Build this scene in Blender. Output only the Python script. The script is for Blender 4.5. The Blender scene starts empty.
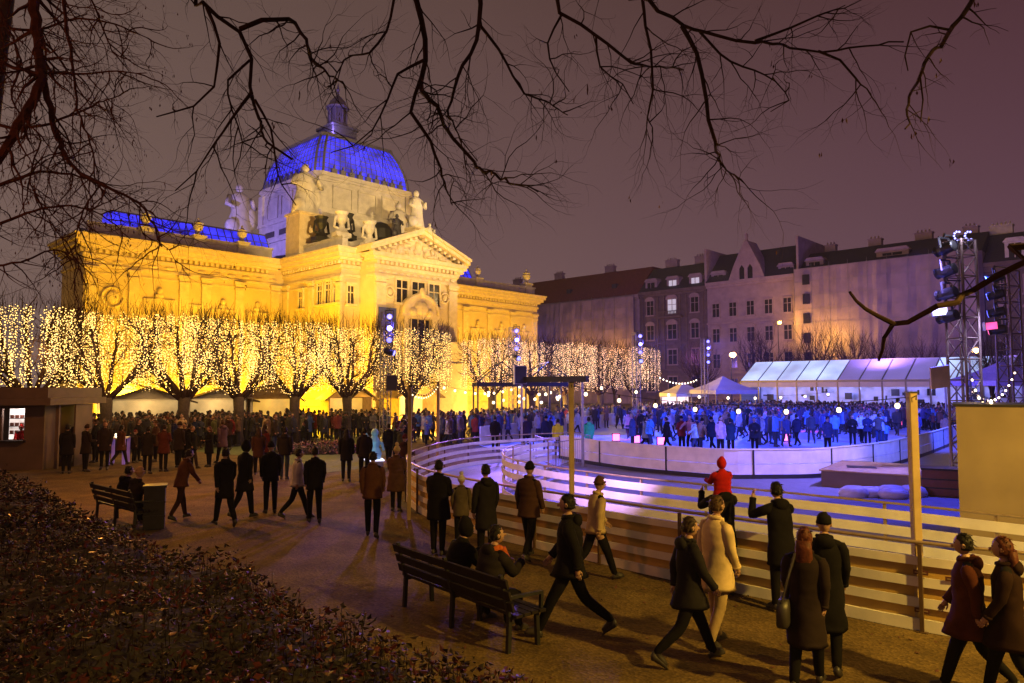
import bpy, bmesh, math, random
from mathutils import Vector, Matrix, Euler, Quaternion, noise
import numpy as np
R = math.radians
V = Vector
rng = random.Random(7)
scene = bpy.context.scene
col = scene.collection

# ------------------------------------------------------------------ camera
F, CX, CY, CAMH = 720.0, 512.0, 341.5, 3.1
TH = math.atan(46.5 / F)
cam_data = bpy.data.cameras.new('camera')
cam_data.sensor_width = 36.0
cam_data.lens = 36.0 * F / 1024.0
cam_data.clip_start = 0.05
cam_data.clip_end = 2000
cam = bpy.data.objects.new('camera', cam_data)
col.objects.link(cam)
cam.location = (0, 0, CAMH)
cam.rotation_euler = (math.pi / 2 + TH, 0, 0)
scene.camera = cam

# ------------------------------------------------------------------ world: night cloud lit by the town
world = bpy.data.worlds.new('World')
scene.world = world
world.use_nodes = True
wt = world.node_tree
wt.nodes.clear()
def wn(t, **k):
    n = wt.nodes.new(t)
    for a, b in k.items(): setattr(n, a, b)
    return n
w_out = wn('ShaderNodeOutputWorld'); w_bg = wn('ShaderNodeBackground')
w_tc = wn('ShaderNodeTexCoord'); w_sep = wn('ShaderNodeSeparateXYZ')
w_az = wn('ShaderNodeMapRange'); w_az.inputs[1].default_value = -0.55; w_az.inputs[2].default_value = 0.6
w_el = wn('ShaderNodeMapRange'); w_el.inputs[1].default_value = 0.02; w_el.inputs[2].default_value = 0.5
w_low = wn('ShaderNodeMix', data_type='RGBA'); w_high = wn('ShaderNodeMix', data_type='RGBA'); w_mix = wn('ShaderNodeMix', data_type='RGBA')
w_low.inputs[6].default_value = (0.190, 0.122, 0.108, 1); w_low.inputs[7].default_value = (0.142, 0.068, 0.100, 1)
w_high.inputs[6].default_value = (0.126, 0.079, 0.064, 1); w_high.inputs[7].default_value = (0.058, 0.019, 0.024, 1)
w_noise = wn('ShaderNodeTexNoise'); w_noise.inputs['Scale'].default_value = 1.7; w_noise.inputs['Detail'].default_value = 3
w_nr = wn('ShaderNodeMapRange'); w_nr.inputs[3].default_value = 0.9; w_nr.inputs[4].default_value = 1.1
w_mul = wn('ShaderNodeMix', data_type='RGBA', blend_type='MULTIPLY'); w_mul.inputs[0].default_value = 1.0
L = wt.links.new
L(w_tc.outputs['Generated'], w_sep.inputs[0]); L(w_sep.outputs[0], w_az.inputs[0]); L(w_sep.outputs[2], w_el.inputs[0])
L(w_az.outputs[0], w_low.inputs[0]); L(w_az.outputs[0], w_high.inputs[0]); L(w_el.outputs[0], w_mix.inputs[0])
L(w_low.outputs[2], w_mix.inputs[6]); L(w_high.outputs[2], w_mix.inputs[7])
L(w_tc.outputs['Generated'], w_noise.inputs['Vector']); L(w_noise.outputs['Fac'], w_nr.inputs[0])
L(w_mix.outputs[2], w_mul.inputs[6]); L(w_nr.outputs[0], w_mul.inputs[7])
L(w_mul.outputs[2], w_bg.inputs[0]); w_bg.inputs[1].default_value = 1.0
L(w_bg.outputs[0], w_out.inputs[0])

scene.view_settings.view_transform = 'Standard'
scene.view_settings.look = 'None'
scene.view_settings.gamma = 1.0
scene.view_settings.exposure = 0.0
try:
    scene.cycles.max_bounces = 5
    scene.cycles.diffuse_bounces = 2
    scene.cycles.glossy_bounces = 2
    scene.cycles.transparent_max_bounces = 6
    scene.cycles.sample_clamp_indirect = 4.0
    scene.cycles.use_denoising = True
    scene.cycles.caustics_reflective = False
    scene.cycles.caustics_refractive = False
except Exception:
    pass

# ------------------------------------------------------------------ pixel -> world helpers
_ct, _st = math.cos(TH), math.sin(TH)
def ray(px, py):
    a = (px - CX) / F; b = (CY - py) / F
    return V((a, _ct - b * _st, _st + b * _ct))
def gp(px, py, z=0.0):
    d = ray(px, py); t = (z - CAMH) / d.z
    return V((d.x * t, d.y * t, z))
def yp(px, py, Y):
    d = ray(px, py); t = Y / d.y
    return V((d.x * t, Y, CAMH + d.z * t))
def xg(px, Y):
    return V(((px - CX) / F * Y / _ct, Y, 0))

# ------------------------------------------------------------------ materials
MATS = {}
def mat(name, c, rough=0.8, var=0.25, scale=6.0, bump=0.0, metal=0.0, c2=None, spec=0.5, objcol=False, detail=4.0, coord='Object'):
    m = bpy.data.materials.new(name); m.use_nodes = True
    nt = m.node_tree; b = nt.nodes['Principled BSDF']
    b.inputs['Roughness'].default_value = rough; b.inputs['Metallic'].default_value = metal
    b.inputs['Specular IOR Level'].default_value = spec
    tc = nt.nodes.new('ShaderNodeTexCoord'); nz = nt.nodes.new('ShaderNodeTexNoise')
    nz.inputs['Scale'].default_value = scale; nz.inputs['Detail'].default_value = detail
    nt.links.new(tc.outputs[coord], nz.inputs['Vector'])
    rp = nt.nodes.new('ShaderNodeMapRange'); rp.inputs[1].default_value = 0.3; rp.inputs[2].default_value = 0.7
    nt.links.new(nz.outputs['Fac'], rp.inputs[0])
    mx = nt.nodes.new('ShaderNodeMix'); mx.data_type = 'RGBA'
    nt.links.new(rp.outputs[0], mx.inputs[0])
    if objcol:
        oi = nt.nodes.new('ShaderNodeObjectInfo')
        dk = nt.nodes.new('ShaderNodeMix'); dk.data_type = 'RGBA'; dk.blend_type = 'MULTIPLY'; dk.inputs[0].default_value = 1
        dk.inputs[7].default_value = (1 - var,) * 3 + (1,)
        nt.links.new(oi.outputs['Color'], dk.inputs[6]); nt.links.new(dk.outputs[2], mx.inputs[6]); nt.links.new(oi.outputs['Color'], mx.inputs[7])
    else:
        if c2 is None: c2 = tuple(x * (1 - var) for x in c)
        mx.inputs[6].default_value = (*c2, 1); mx.inputs[7].default_value = (*c, 1)
    nt.links.new(mx.outputs[2], b.inputs['Base Color'])
    if bump:
        bp = nt.nodes.new('ShaderNodeBump'); bp.inputs['Strength'].default_value = bump; bp.inputs['Distance'].default_value = 0.03
        nt.links.new(nz.outputs['Fac'], bp.inputs['Height']); nt.links.new(bp.outputs[0], b.inputs['Normal'])
    MATS[name] = m
    return m
def emi(name, c, s, base=(0.5, 0.5, 0.5), sample=False, var=0.0, scale=2.0):
    m = bpy.data.materials.new(name); m.use_nodes = True
    nt = m.node_tree; b = nt.nodes['Principled BSDF']
    b.inputs['Base Color'].default_value = (*base, 1)
    b.inputs['Emission Color'].default_value = (*c, 1); b.inputs['Emission Strength'].default_value = s
    if var:
        tc = nt.nodes.new('ShaderNodeTexCoord'); nz = nt.nodes.new('ShaderNodeTexNoise'); nz.inputs['Scale'].default_value = scale
        nt.links.new(tc.outputs['Object'], nz.inputs['Vector'])
        rp = nt.nodes.new('ShaderNodeMapRange'); rp.inputs[1].default_value = 0.3; rp.inputs[2].default_value = 0.7
        rp.inputs[3].default_value = s * (1 - var); rp.inputs[4].default_value = s * (1 + var)
        nt.links.new(nz.outputs['Fac'], rp.inputs[0]); nt.links.new(rp.outputs[0], b.inputs['Emission Strength'])
    try: m.cycles.emission_sampling = 'AUTO' if sample else 'NONE'
    except Exception: pass
    MATS[name] = m
    return m

def gravel_grain(m):
    nt = m.node_tree; b = nt.nodes['Principled BSDF']; tc = next(n for n in nt.nodes if n.type == 'TEX_COORD'); mx = next(n for n in nt.nodes if n.type == 'MIX')
    g = nt.nodes.new('ShaderNodeTexVoronoi'); g.inputs['Scale'].default_value = 26; g.inputs['Randomness'].default_value = 1
    nt.links.new(tc.outputs['Object'], g.inputs['Vector'])
    sp = nt.nodes.new('ShaderNodeSeparateColor'); nt.links.new(g.outputs['Color'], sp.inputs[0])
    mr = nt.nodes.new('ShaderNodeMapRange'); mr.inputs[3].default_value = .72; mr.inputs[4].default_value = 1.25; nt.links.new(sp.outputs[0], mr.inputs[0])
    mu = nt.nodes.new('ShaderNodeMix'); mu.data_type = 'RGBA'; mu.blend_type = 'MULTIPLY'; mu.inputs[0].default_value = 1
    nt.links.new(mx.outputs[2], mu.inputs[6]); nt.links.new(mr.outputs[0], mu.inputs[7]); nt.links.new(mu.outputs[2], b.inputs['Base Color'])
    bp = nt.nodes.new('ShaderNodeBump'); bp.inputs['Strength'].default_value = .4; bp.inputs['Distance'].default_value = .025
    nt.links.new(g.outputs['Distance'], bp.inputs['Height'])
    old = next(n for n in nt.nodes if n.type == 'BUMP' and n is not bp); nt.links.new(old.outputs[0], bp.inputs['Normal']); nt.links.new(bp.outputs[0], b.inputs['Normal'])
stucco = mat('stucco', (0.62, 0.50, 0.27), 0.85, c2=(0.50, 0.39, 0.20), scale=0.9, bump=0.15, detail=8)
stucco_trim = mat('stucco_trim', (0.66, 0.55, 0.33), 0.8, c2=(0.52, 0.42, 0.24), scale=2.5, bump=0.2, detail=6)
pale_stone = mat('pale_stone', (0.62, 0.58, 0.48), 0.8, c2=(0.44, 0.41, 0.34), scale=1.6, bump=0.25, detail=7)
dark_bronze = mat('dark_bronze', (0.05, 0.05, 0.045), 0.5, metal=0.6, scale=8)
slate = mat('slate', (0.055, 0.05, 0.06), 0.6, c2=(0.03, 0.03, 0.04), scale=5, bump=0.3)
grey_metal = mat('grey_metal', (0.24, 0.24, 0.26), 0.45, metal=0.5, scale=9)
dark_metal = mat('dark_metal', (0.03, 0.03, 0.032), 0.45, metal=0.4, scale=9)
alu = mat('aluminium_truss', (0.26, 0.24, 0.24), 0.5, metal=0.5, scale=12)
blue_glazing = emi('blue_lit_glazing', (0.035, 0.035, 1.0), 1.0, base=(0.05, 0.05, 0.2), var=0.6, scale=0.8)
dark_window = mat('dark_window', (0.02, 0.018, 0.02), 0.12, var=0.3)
red_tile = mat('red_roof_tile', (0.20, 0.055, 0.05), 0.8, c2=(0.11, 0.03, 0.03), scale=4, bump=0.3)
sheeting = mat('scaffold_sheeting', (0.34, 0.27, 0.28), 0.85, spec=0.1, c2=(0.22, 0.175, 0.19), scale=0.5, bump=0.4, detail=9)
facade_dark = mat('facade_old', (0.16, 0.12, 0.11), 0.85, c2=(0.10, 0.075, 0.07), scale=1.2, bump=0.2, detail=7)
facade_mid = mat('facade_mid', (0.36, 0.28, 0.28), 0.85, c2=(0.26, 0.2, 0.21), scale=1.0, bump=0.2, detail=7)
bark = mat('bark', (0.055, 0.036, 0.028), 0.9, c2=(0.026, 0.018, 0.015), scale=14, bump=0.6)
twig_mat = mat('twig_bark', (0.045, 0.022, 0.016), 0.9, spec=0.1, c2=(0.025, 0.013, 0.010), scale=10)
twig_warm_lit = mat('twig_bark_warm_lit', (0.11, 0.042, 0.024), 0.9, spec=0.1, c2=(0.06, 0.022, 0.014), scale=10)  # redder copy of the twig bark; warm lamplight put into the colour
dead_leaf = mat('dead_leaf', (0.13, 0.04, 0.02), 0.7, c2=(0.06, 0.02, 0.012), scale=9)
gravel = mat('gravel', (0.150, 0.098, 0.034), 0.9, spec=0.2, c2=(0.075, 0.047, 0.016), scale=1.3, bump=0.5, detail=14)
gravel_grain(gravel)
tarmac = mat('tarmac', (0.07, 0.065, 0.06), 0.85, c2=(0.045, 0.04, 0.04), scale=3, bump=0.3, detail=10)
lawn_mat = mat('lawn_turf', (0.09, 0.12, 0.03), 0.9, c2=(0.05, 0.07, 0.02), scale=4, bump=0.6, detail=10)
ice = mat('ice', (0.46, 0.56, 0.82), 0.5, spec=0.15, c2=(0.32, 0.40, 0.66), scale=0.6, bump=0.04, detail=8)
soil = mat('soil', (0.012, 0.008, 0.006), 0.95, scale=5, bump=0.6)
white_board = mat('white_board', (0.78, 0.74, 0.68), 0.55, spec=0.3, c2=(0.6, 0.57, 0.53), scale=2.4, bump=0.05, detail=7)
plywood = mat('plywood', (0.56, 0.36, 0.09), 0.65, c2=(0.42, 0.26, 0.06), scale=1.6, bump=0.1, detail=9)
plywood_dull = mat('plywood_dull', (0.30, 0.23, 0.14), 0.7, c2=(0.22, 0.165, 0.10), scale=1.3, bump=0.12, detail=10)
brown_metal = mat('brown_metal', (0.12, 0.07, 0.035), 0.5, metal=0.3, scale=9)
rail_metal = mat('rail_metal', (0.45, 0.34, 0.2), 0.4, metal=0.5, scale=9)
pole_wood = mat('pole_wood', (0.42, 0.31, 0.16), 0.6, c2=(0.3, 0.21, 0.1), scale=4, bump=0.1)
bench_wood = mat('bench_wood', (0.016, 0.011, 0.009), 0.6, spec=0.25, c2=(0.010, 0.007, 0.006), scale=7, bump=0.2)
kiosk_brown = mat('kiosk_panel', (0.13, 0.085, 0.06), 0.7, c2=(0.09, 0.06, 0.042), scale=1.8, bump=0.1)
hut_wood = mat('hut_wood', (0.38, 0.26, 0.12), 0.75, c2=(0.25, 0.16, 0.07), scale=3.5, bump=0.2)
tent_white = mat('tent_fabric', (0.68, 0.68, 0.72), 0.7, c2=(0.58, 0.58, 0.64), scale=1.0, bump=0.05)
skin_m = mat('skin', (0.33, 0.19, 0.13), 0.55, var=0.12, scale=12)
cloth = mat('coat_cloth', (0, 0, 0), 0.9, spec=0.08, var=0.35, scale=7, bump=0.25, objcol=True)
trouser = mat('trouser_cloth', (0, 0, 0), 0.9, spec=0.08, var=0.35, scale=9, bump=0.2, objcol=True)
hair_m = mat('hair', (0, 0, 0), 0.6, spec=0.2, var=0.5, scale=25, bump=0.4, objcol=True)
shoe_m = mat('shoe', (0.03, 0.025, 0.022), 0.5, var=0.3)
eye_m = mat('eye_dark', (0.02, 0.015, 0.012), 0.2)
leaf_a = mat('hedge_leaf_dark', (0.013, 0.006, 0.004), 0.5, spec=0.12, c2=(0.02, 0.016, 0.01), scale=3)
leaf_b = mat('hedge_leaf_red', (0.06, 0.010, 0.007), 0.5, spec=0.15, c2=(0.028, 0.007, 0.005), scale=3)
leaf_glint = mat('hedge_leaf_glint', (0.17, 0.08, 0.05), 0.3, spec=0.4, c2=(0.12, 0.06, 0.04), scale=3)  # pale glossy leaves; glints of lamplight put into their colour
fairy = emi('fairy_bulb', (1.0, 0.58, 0.15), 4.2)
fairy_pink = emi('fairy_bulb_rose', (1.0, 0.56, 0.30), 3.6)
truss_warm_lit = mat('truss_warm_lit', (0.13, 0.085, 0.075), 0.5, metal=0.3, scale=12)  # brown copy of the truss metal; warm lamplight put into the colour
fairy_white = emi('fairy_bulb_white', (1.0, 0.75, 0.55), 6.0)
bulb_warm = emi('festoon_bulb', (1.0, 0.78, 0.42), 4.0)
lamp_yellow = emi('lamp_yellow', (1.0, 0.55, 0.06), 7.0)
lamp_orange = emi('lamp_orange', (1.0, 0.45, 0.2), 10.0)
lens_blue = emi('stage_lens_blue', (0.10, 0.12, 1.0), 5.0)
lens_white = emi('stage_lens_white', (0.14, 0.15, 1.0), 2.4)
lens_pink = emi('stage_lens_pink', (1.0, 0.1, 0.35), 5.0)
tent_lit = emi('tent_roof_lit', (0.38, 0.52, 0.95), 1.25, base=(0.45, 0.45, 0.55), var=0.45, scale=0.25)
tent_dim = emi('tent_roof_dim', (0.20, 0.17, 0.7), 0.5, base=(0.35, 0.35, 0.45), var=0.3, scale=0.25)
tent_inside = emi('tent_inside_lit', (0.28, 0.25, 1.0), 0.4, var=0.9, scale=0.9)
hut_glow = emi('hut_interior_lit', (1.0, 0.52, 0.06), 0.55, var=0.5, scale=1.2)
kiosk_glow = emi('kiosk_interior_lit', (1.0, 0.82, 0.75), 1.0, var=0.6, scale=3.0)
window_glow = emi('window_lit', (0.8, 0.75, 0.9), 0.5)
pink_panel = emi('pink_lit_panel', (1.0, 0.08, 0.35), 1.6, var=0.4, scale=2)
white_panel = emi('white_lit_panel', (0.75, 0.75, 1.0), 1.6)
cyan_ice = emi('ice_sculpture_lit', (0.2, 0.6, 0.8), 0.05, base=(0.16, 0.34, 0.40), var=0.7, scale=4)
plaque_red = mat('plaque', (0.11, 0.035, 0.025), 0.5)
banner_blue = mat('banner_blue', (0.05, 0.06, 0.22), 0.7, var=0.2)

# ------------------------------------------------------------------ mesh builder
class MB:
    def __init__(s): s.v = []; s.f = []; s.m = []
    def add(s, vs, fs, mi=0):
        o = len(s.v); s.v.extend(tuple(x) for x in vs)
        for f in fs: s.f.append(tuple(i + o for i in f)); s.m.append(mi)
    def box(s, x0, x1, y0, y1, z0, z1, mi=0):
        vs = [(x, y, z) for z in (z0, z1) for y in (y0, y1) for x in (x0, x1)]
        s.add(vs, [(0, 2, 3, 1), (4, 5, 7, 6), (0, 1, 5, 4), (2, 6, 7, 3), (0, 4, 6, 2), (1, 3, 7, 5)], mi)
    def obox(s, c, size, ax, ay, az, mi=0):
        c = V(c); ax = V(ax).normalized() * size[0] / 2; ay = V(ay).normalized() * size[1] / 2; az = V(az).normalized() * size[2] / 2
        vs = [c + ax * i + ay * j + az * k for k in (-1, 1) for j in (-1, 1) for i in (-1, 1)]
        s.add(vs, [(0, 2, 3, 1), (4, 5, 7, 6), (0, 1, 5, 4), (2, 6, 7, 3), (0, 4, 6, 2), (1, 3, 7, 5)], mi)
    def bar(s, a, b, w, h, mi=0, up=(0, 0, 1)):
        a = V(a); b = V(b); d = b - a
        u = V(up)
        if abs(d.normalized().dot(u)) > 0.98: u = V((1, 0, 0))
        side = d.cross(u).normalized(); up2 = side.cross(d).normalized()
        s.obox((a + b) / 2, (d.length, w, h), d, side, up2, mi)
    def loft(s, rings, mi=0, cap=True, close=True):
        n = len(rings[0]); o = len(s.v)
        for r in rings: s.v.extend(tuple(p) for p in r)
        for i in range(len(rings) - 1):
            for j in range(n if close else n - 1):
                k = (j + 1) % n
                s.f.append((o + i * n + j, o + i * n + k, o + (i + 1) * n + k, o + (i + 1) * n + j)); s.m.append(mi)
        if cap:
            s.f.append(tuple(o + j for j in range(n))[::-1]); s.m.append(mi)
            e = o + (len(rings) - 1) * n
            s.f.append(tuple(e + j for j in range(n))); s.m.append(mi)
    def tube(s, pts, rs, n=6, mi=0, cap=True):
        pts = [V(p) for p in pts]
        if not hasattr(rs, '__len__'): rs = [rs] * len(pts)
        rings = []; ref = None
        for i, p in enumerate(pts):
            d = (pts[min(i + 1, len(pts) - 1)] - pts[max(i - 1, 0)])
            if d.length < 1e-9: d = V((0, 0, 1))
            d.normalize()
            if ref is None:
                ref = d.orthogonal().normalized()
            else:
                ref = (ref - d * ref.dot(d))
                ref = ref.normalized() if ref.length > 1e-6 else d.orthogonal().normalized()
            b = d.cross(ref)
            rings.append([p + (ref * math.cos(2 * math.pi * k / n) + b * math.sin(2 * math.pi * k / n)) * rs[i] for k in range(n)])
        s.loft(rings, mi, cap)
    def lathe(s, c, prof, n=12, mi=0):
        c = V(c)
        s.loft([[c + V((r * math.cos(2 * math.pi * k / n), r * math.sin(2 * math.pi * k / n), z)) for k in range(n)] for r, z in prof], mi)
    def ell(s, c, r, nu=10, nv=7, mi=0, rot=None):
        c = V(c); rings = []
        for i in range(1, nv):
            t = math.pi * i / nv
            ring = []
            for k in range(nu):
                q = V((r[0] * math.sin(t) * math.cos(2 * math.pi * k / nu), r[1] * math.sin(t) * math.sin(2 * math.pi * k / nu), -r[2] * math.cos(t)))
                if rot: q = rot @ q
                ring.append(c + q)
            rings.append(ring)
        s.loft(rings, mi)
    def octa(s, c, r, mi=0):
        x, y, z = c
        s.add([(x + r, y, z), (x - r, y, z), (x, y + r, z), (x, y - r, z), (x, y, z + r), (x, y, z - r)],
              [(0, 2, 4), (2, 1, 4), (1, 3, 4), (3, 0, 4), (2, 0, 5), (1, 2, 5), (3, 1, 5), (0, 3, 5)], mi)
    def prism(s, poly, z0, z1, mi=0):
        n = len(poly)
        s.add([(p[0], p[1], z0) for p in poly] + [(p[0], p[1], z1) for p in poly],
              [tuple(range(n))[::-1], tuple(range(n, 2 * n))] + [(i, (i + 1) % n, n + (i + 1) % n, n + i) for i in range(n)], mi)
    def prism_y(s, poly, y0, y1, mi=0):   # polygon in x,z swept along y
        n = len(poly)
        s.add([(p[0], y0, p[1]) for p in poly] + [(p[0], y1, p[1]) for p in poly],
              [tuple(range(n)), tuple(range(n, 2 * n))[::-1]] + [(i, n + i, n + (i + 1) % n, (i + 1) % n) for i in range(n)], mi)
    def prism_x(s, poly, x0, x1, mi=0):   # polygon in y,z swept along x
        n = len(poly)
        s.add([(x0, p[0], p[1]) for p in poly] + [(x1, p[0], p[1]) for p in poly],
              [tuple(range(n))[::-1], tuple(range(n, 2 * n))] + [(i, (i + 1) % n, n + (i + 1) % n, n + i) for i in range(n)], mi)
    def mesh(s, name, mats, smooth=False):
        me = bpy.data.meshes.new(name)
        me.from_pydata(s.v, [], s.f)
        if not isinstance(mats, (list, tuple)): mats = [mats]
        for m in mats: me.materials.append(m)
        me.polygons.foreach_set('material_index', s.m)
        if smooth: me.polygons.foreach_set('use_smooth', [True] * len(s.f))
        bm = bmesh.new(); bm.from_mesh(me); bmesh.ops.recalc_face_normals(bm, faces=bm.faces); bm.to_mesh(me); bm.free()
        me.update()
        return me
    def build(s, name, mats, parent=None, smooth=False):
        return obj(name, s.mesh(name, mats, smooth), parent)

def obj(name, me, parent=None, loc=None, rz=0):
    o = bpy.data.objects.new(name, me); col.objects.link(o)
    if parent is not None: o.parent = parent
    if loc is not None: o.location = loc
    if rz: o.rotation_euler = (0, 0, rz)
    return o
def tag(o, label, cat, group=None, kind='thing'):
    o['label'] = label; o['category'] = cat; o['kind'] = kind
    if group: o['group'] = group
    return o
def thing(name, label, cat, loc=(0, 0, 0), rz=0, group=None):
    o = bpy.data.objects.new(name, None); col.objects.link(o)
    o.empty_display_size = 0.3
    o.location = loc; o.rotation_euler = (0, 0, rz)
    return tag(o, label, cat, group)
def struct(o, label=None, kind='structure'):
    o['kind'] = kind
    if label: o['label'] = label
    return o
def copy_tree(o, parent=None):
    c = o.copy(); col.objects.link(c)
    if parent is not None: c.parent = parent
    for ch in list(o.children): copy_tree(ch, c)
    return c
def light(kind, name, loc, power, color, radius=0.2, target=None, cone=None, blend=0.4, size=None):
    ld = bpy.data.lights.new(name, kind); ld.energy = power; ld.color = color
    if kind in ('POINT', 'SPOT'): ld.shadow_soft_size = radius
    if kind == 'SPOT': ld.spot_size = R(cone or 60); ld.spot_blend = blend
    if kind == 'AREA':
        ld.shape = 'RECTANGLE'; ld.size, ld.size_y = size
    o = bpy.data.objects.new(name, ld); col.objects.link(o); o.location = loc
    if target is not None:
        o.rotation_euler = (V(target) - V(loc)).to_track_quat('-Z', 'Y').to_euler()
    return o
def catmull(pts, step):
    pts = [V(p) for p in pts]; out = []
    P = [pts[0] * 2 - pts[1]] + pts + [pts[-1] * 2 - pts[-2]]
    for i in range(1, len(P) - 2):
        a, b, c, d = P[i - 1], P[i], P[i + 1], P[i + 2]
        n = max(1, int((c - b).length / step))
        for k in range(n):
            t = k / n
            out.append(0.5 * ((2 * b) + (c - a) * t + (2 * a - 5 * b + 4 * c - d) * t * t + (3 * b - a - 3 * c + d) * t ** 3))
    out.append(pts[-1]); return out
def sweep(mb, path, z0, z1, thick, off=0.0, mi=0):
    rings = []
    for i, p in enumerate(path):
        d = path[min(i + 1, len(path) - 1)] - path[max(i - 1, 0)]; d.z = 0; d.normalize()
        nrm = V((d.y, -d.x, 0))
        a = p + nrm * (off - thick / 2); b = p + nrm * (off + thick / 2)
        rings.append([V((a.x, a.y, z0)), V((b.x, b.y, z0)), V((b.x, b.y, z1)), V((a.x, a.y, z1))])
    mb.loft(rings, mi)
def rot_obj(ang): return Matrix.Rotation(ang, 3, 'Z')
# ------------------------------------------------------------------ light sources of the place (lamps of the town and the fair, and added lights)
PAV_O = V((-30.0, 50.0, 0)); PAV_A = math.atan2(0.723, 0.691)
PM = Matrix.Translation(PAV_O) @ Matrix.Rotation(PAV_A, 4, 'Z')
def pav(x, y, z): return PM @ V((x, y, z))
YEL = (1.0, 0.51, 0.010); AMB = (1.0, 0.56, 0.09); CREAM = (1.0, 0.72, 0.34)
BLUE = (0.03, 0.07, 1.0); SODIUM = (1.0, 0.50, 0.13); PINK = (1.0, 0.05, 0.45)
# floods washing the pavilion, standing behind the row of clipped trees
for x in (-0.5, 5.5, 11.0):
    light('POINT', 'wing_flood', pav(x, -11.0, 3.2), 4000, YEL, 0.4)
for x in (2.0, 8.0, 13.0):
    light('POINT', 'wing_flood', pav(x, -4.5, 0.8), 1000, YEL, 0.4)
for x in (31.5, 38.0, 44.5):
    light('POINT', 'wing_flood', pav(x, -8.0, 3.2), 3900, YEL, 0.4)
light('POINT', 'side_flood', pav(9.5, -8.5, 2.5), 2600, YEL, 0.4)
light('POINT', 'front_flood', pav(16.0, -17.5, 1.0), 5200, AMB, 0.4)
light('POINT', 'front_flood', pav(27.5, -17.5, 1.0), 5200, AMB, 0.4)
light('POINT', 'wing_flood', pav(-7.0, 4.0, 1.5), 700, YEL, 0.4)
# added floods in mid-air light the upper storey, the drum and the statues
light('SPOT', 'added_flood', pav(6.0, -30.0, 12.0), 34000, (1.0, 0.66, 0.26), 0.4, target=pav(20.5, -4.0, 17.0), cone=40, blend=0.7)
light('SPOT', 'added_flood', pav(38.0, -30.0, 12.0), 30000, (1.0, 0.66, 0.26), 0.4, target=pav(23.0, -5.0, 17.0), cone=36, blend=0.7)
light('SPOT', 'drum_flood_blue', pav(9.0, 6.5, 15.9), 4200, (0.30, 0.22, 1.0), 0.3, target=pav(18.0, 6.5, 20.0), cone=95)
# unseen street lamps of the path, mostly shaded, and added fill lights
def path_and_fill_lamp(loc, power, colr, cone=150):
    light('SPOT', 'path_and_fill_lamp', loc, power, colr, 0.2, target=(loc[0], loc[1] + .01, 0), cone=cone, blend=0.35)
path_and_fill_lamp((8.6, 2.8, 6.8), 5600, (1.0, 0.60, 0.09), 164)
path_and_fill_lamp((11.5, 5.4, 6.6), 1700, (1.0, 0.60, 0.09), 160)
light('POINT', 'path_and_fill_lamp', (-11.5, 3.0, 5.2), 620, (1.0, 0.26, 0.06), 0.25)  # added reddish light for the left tree's twigs, no lamp there
path_and_fill_lamp((-2.5, -2.0, 5.6), 380, (1.0, 0.42, 0.07))
light('POINT', 'path_and_fill_lamp', (-10.5, 20.5, 6.0), 1300, (1.0, 0.36, 0.05), 0.25)
path_and_fill_lamp((-9.0, 31.0, 6.5), 1500, (1.0, 0.48, 0.10))  # added light over the lawn, no lamp built there
# ------------------------------------------------------------------ ground
m = MB(); m.add([(-400, -60, 0), (400, -60, 0), (400, 700, 0), (-400, 700, 0)], [(0, 1, 2, 3)])
struct(m.build('ground', tarmac))
def sheet(name, pts, z, mt, kind='structure'):
    mb = MB(); n = len(pts)
    mb.add([(p[0], p[1], z) for p in pts], [tuple(range(n))])
    o = mb.build(name, mt); o['kind'] = kind; return o
sheet('gravel_path', [(-60, 3), (-30, -20), (30, -20), (30, 8), (16, 8), (9.5, 9.6), (4, 11.4), (0, 14.6), (-3, 19), (-3.2, 24), (1, 33), (-2, 38), (3, 60), (-34, 50), (-60, 30)], 0.004, gravel)
lawn_pts = [gp(*q) for q in ((196, 452), (214, 440), (300, 431), (345, 429), (392, 431), (396, 446), (372, 468), (318, 474), (270, 458))]
sheet('lawn', lawn_pts, 0.012, lawn_mat)

# fences of the skating lane: measured by their top rails
OUT = [gp(x, y, 1.12) for x, y in ((1240, 578), (1120, 563), (1024, 553), (952, 546), (880, 537.5), (757, 521), (657, 508), (567, 494.5), (497, 484), (453, 476), (428, 470), (413, 464), (407, 457.5), (414, 450.5), (446, 441.5), (481, 437), (534, 434), (580, 432.5))]
INN = [gp(x, y, 1.15) for x, y in ((1240, 540), (1120, 527), (1024, 517.5), (904, 504.5), (780, 492), (640, 478), (567, 469), (535, 464), (512, 459), (503, 455), (503.5, 450.5), (512, 446), (533, 441.5), (552, 438.5))]
outp = catmull(OUT, 0.35); innp = catmull(INN, 0.35)
lane = MB()
lane.add([(p.x, p.y, 0.022) for p in outp] + [(p.x, p.y, 0.022) for p in innp[::-1]], [tuple(range(len(outp) + len(innp)))])
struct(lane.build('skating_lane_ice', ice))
RINK = [gp(x, y, 1.0) for x, y in ((560, 436), (592, 440), (638, 444.5), (693, 448), (724, 449.5), (768, 449.5), (812, 449), (841, 447), (885, 442), (926, 433.5), (953, 426))]
rinkp = catmull(RINK, 0.5)
right_end = rinkp[-1] + (rinkp[-1] - rinkp[-4]).normalized() * 14
rinkp += [rinkp[-1].lerp(right_end, t) for t in (0.25, 0.5, 0.75, 1)]
LEFTB = [gp(480, 427.5, 1.0), gp(560, 419.5, 1.0), gp(628, 412, 1.0)]
far = [V((44, 66, 0)), V((26, 84, 0)), V((13, 78, 0))]
ice_poly = [(p.x, p.y) for p in rinkp] + [(p.x, p.y) for p in far] + [(p.x, p.y) for p in LEFTB[::-1]] + [(1.2, 32.6)]
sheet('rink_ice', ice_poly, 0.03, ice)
mat_blue = mat('rubber_matting', (0.16, 0.16, 0.19), 0.6, scale=3)
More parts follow.
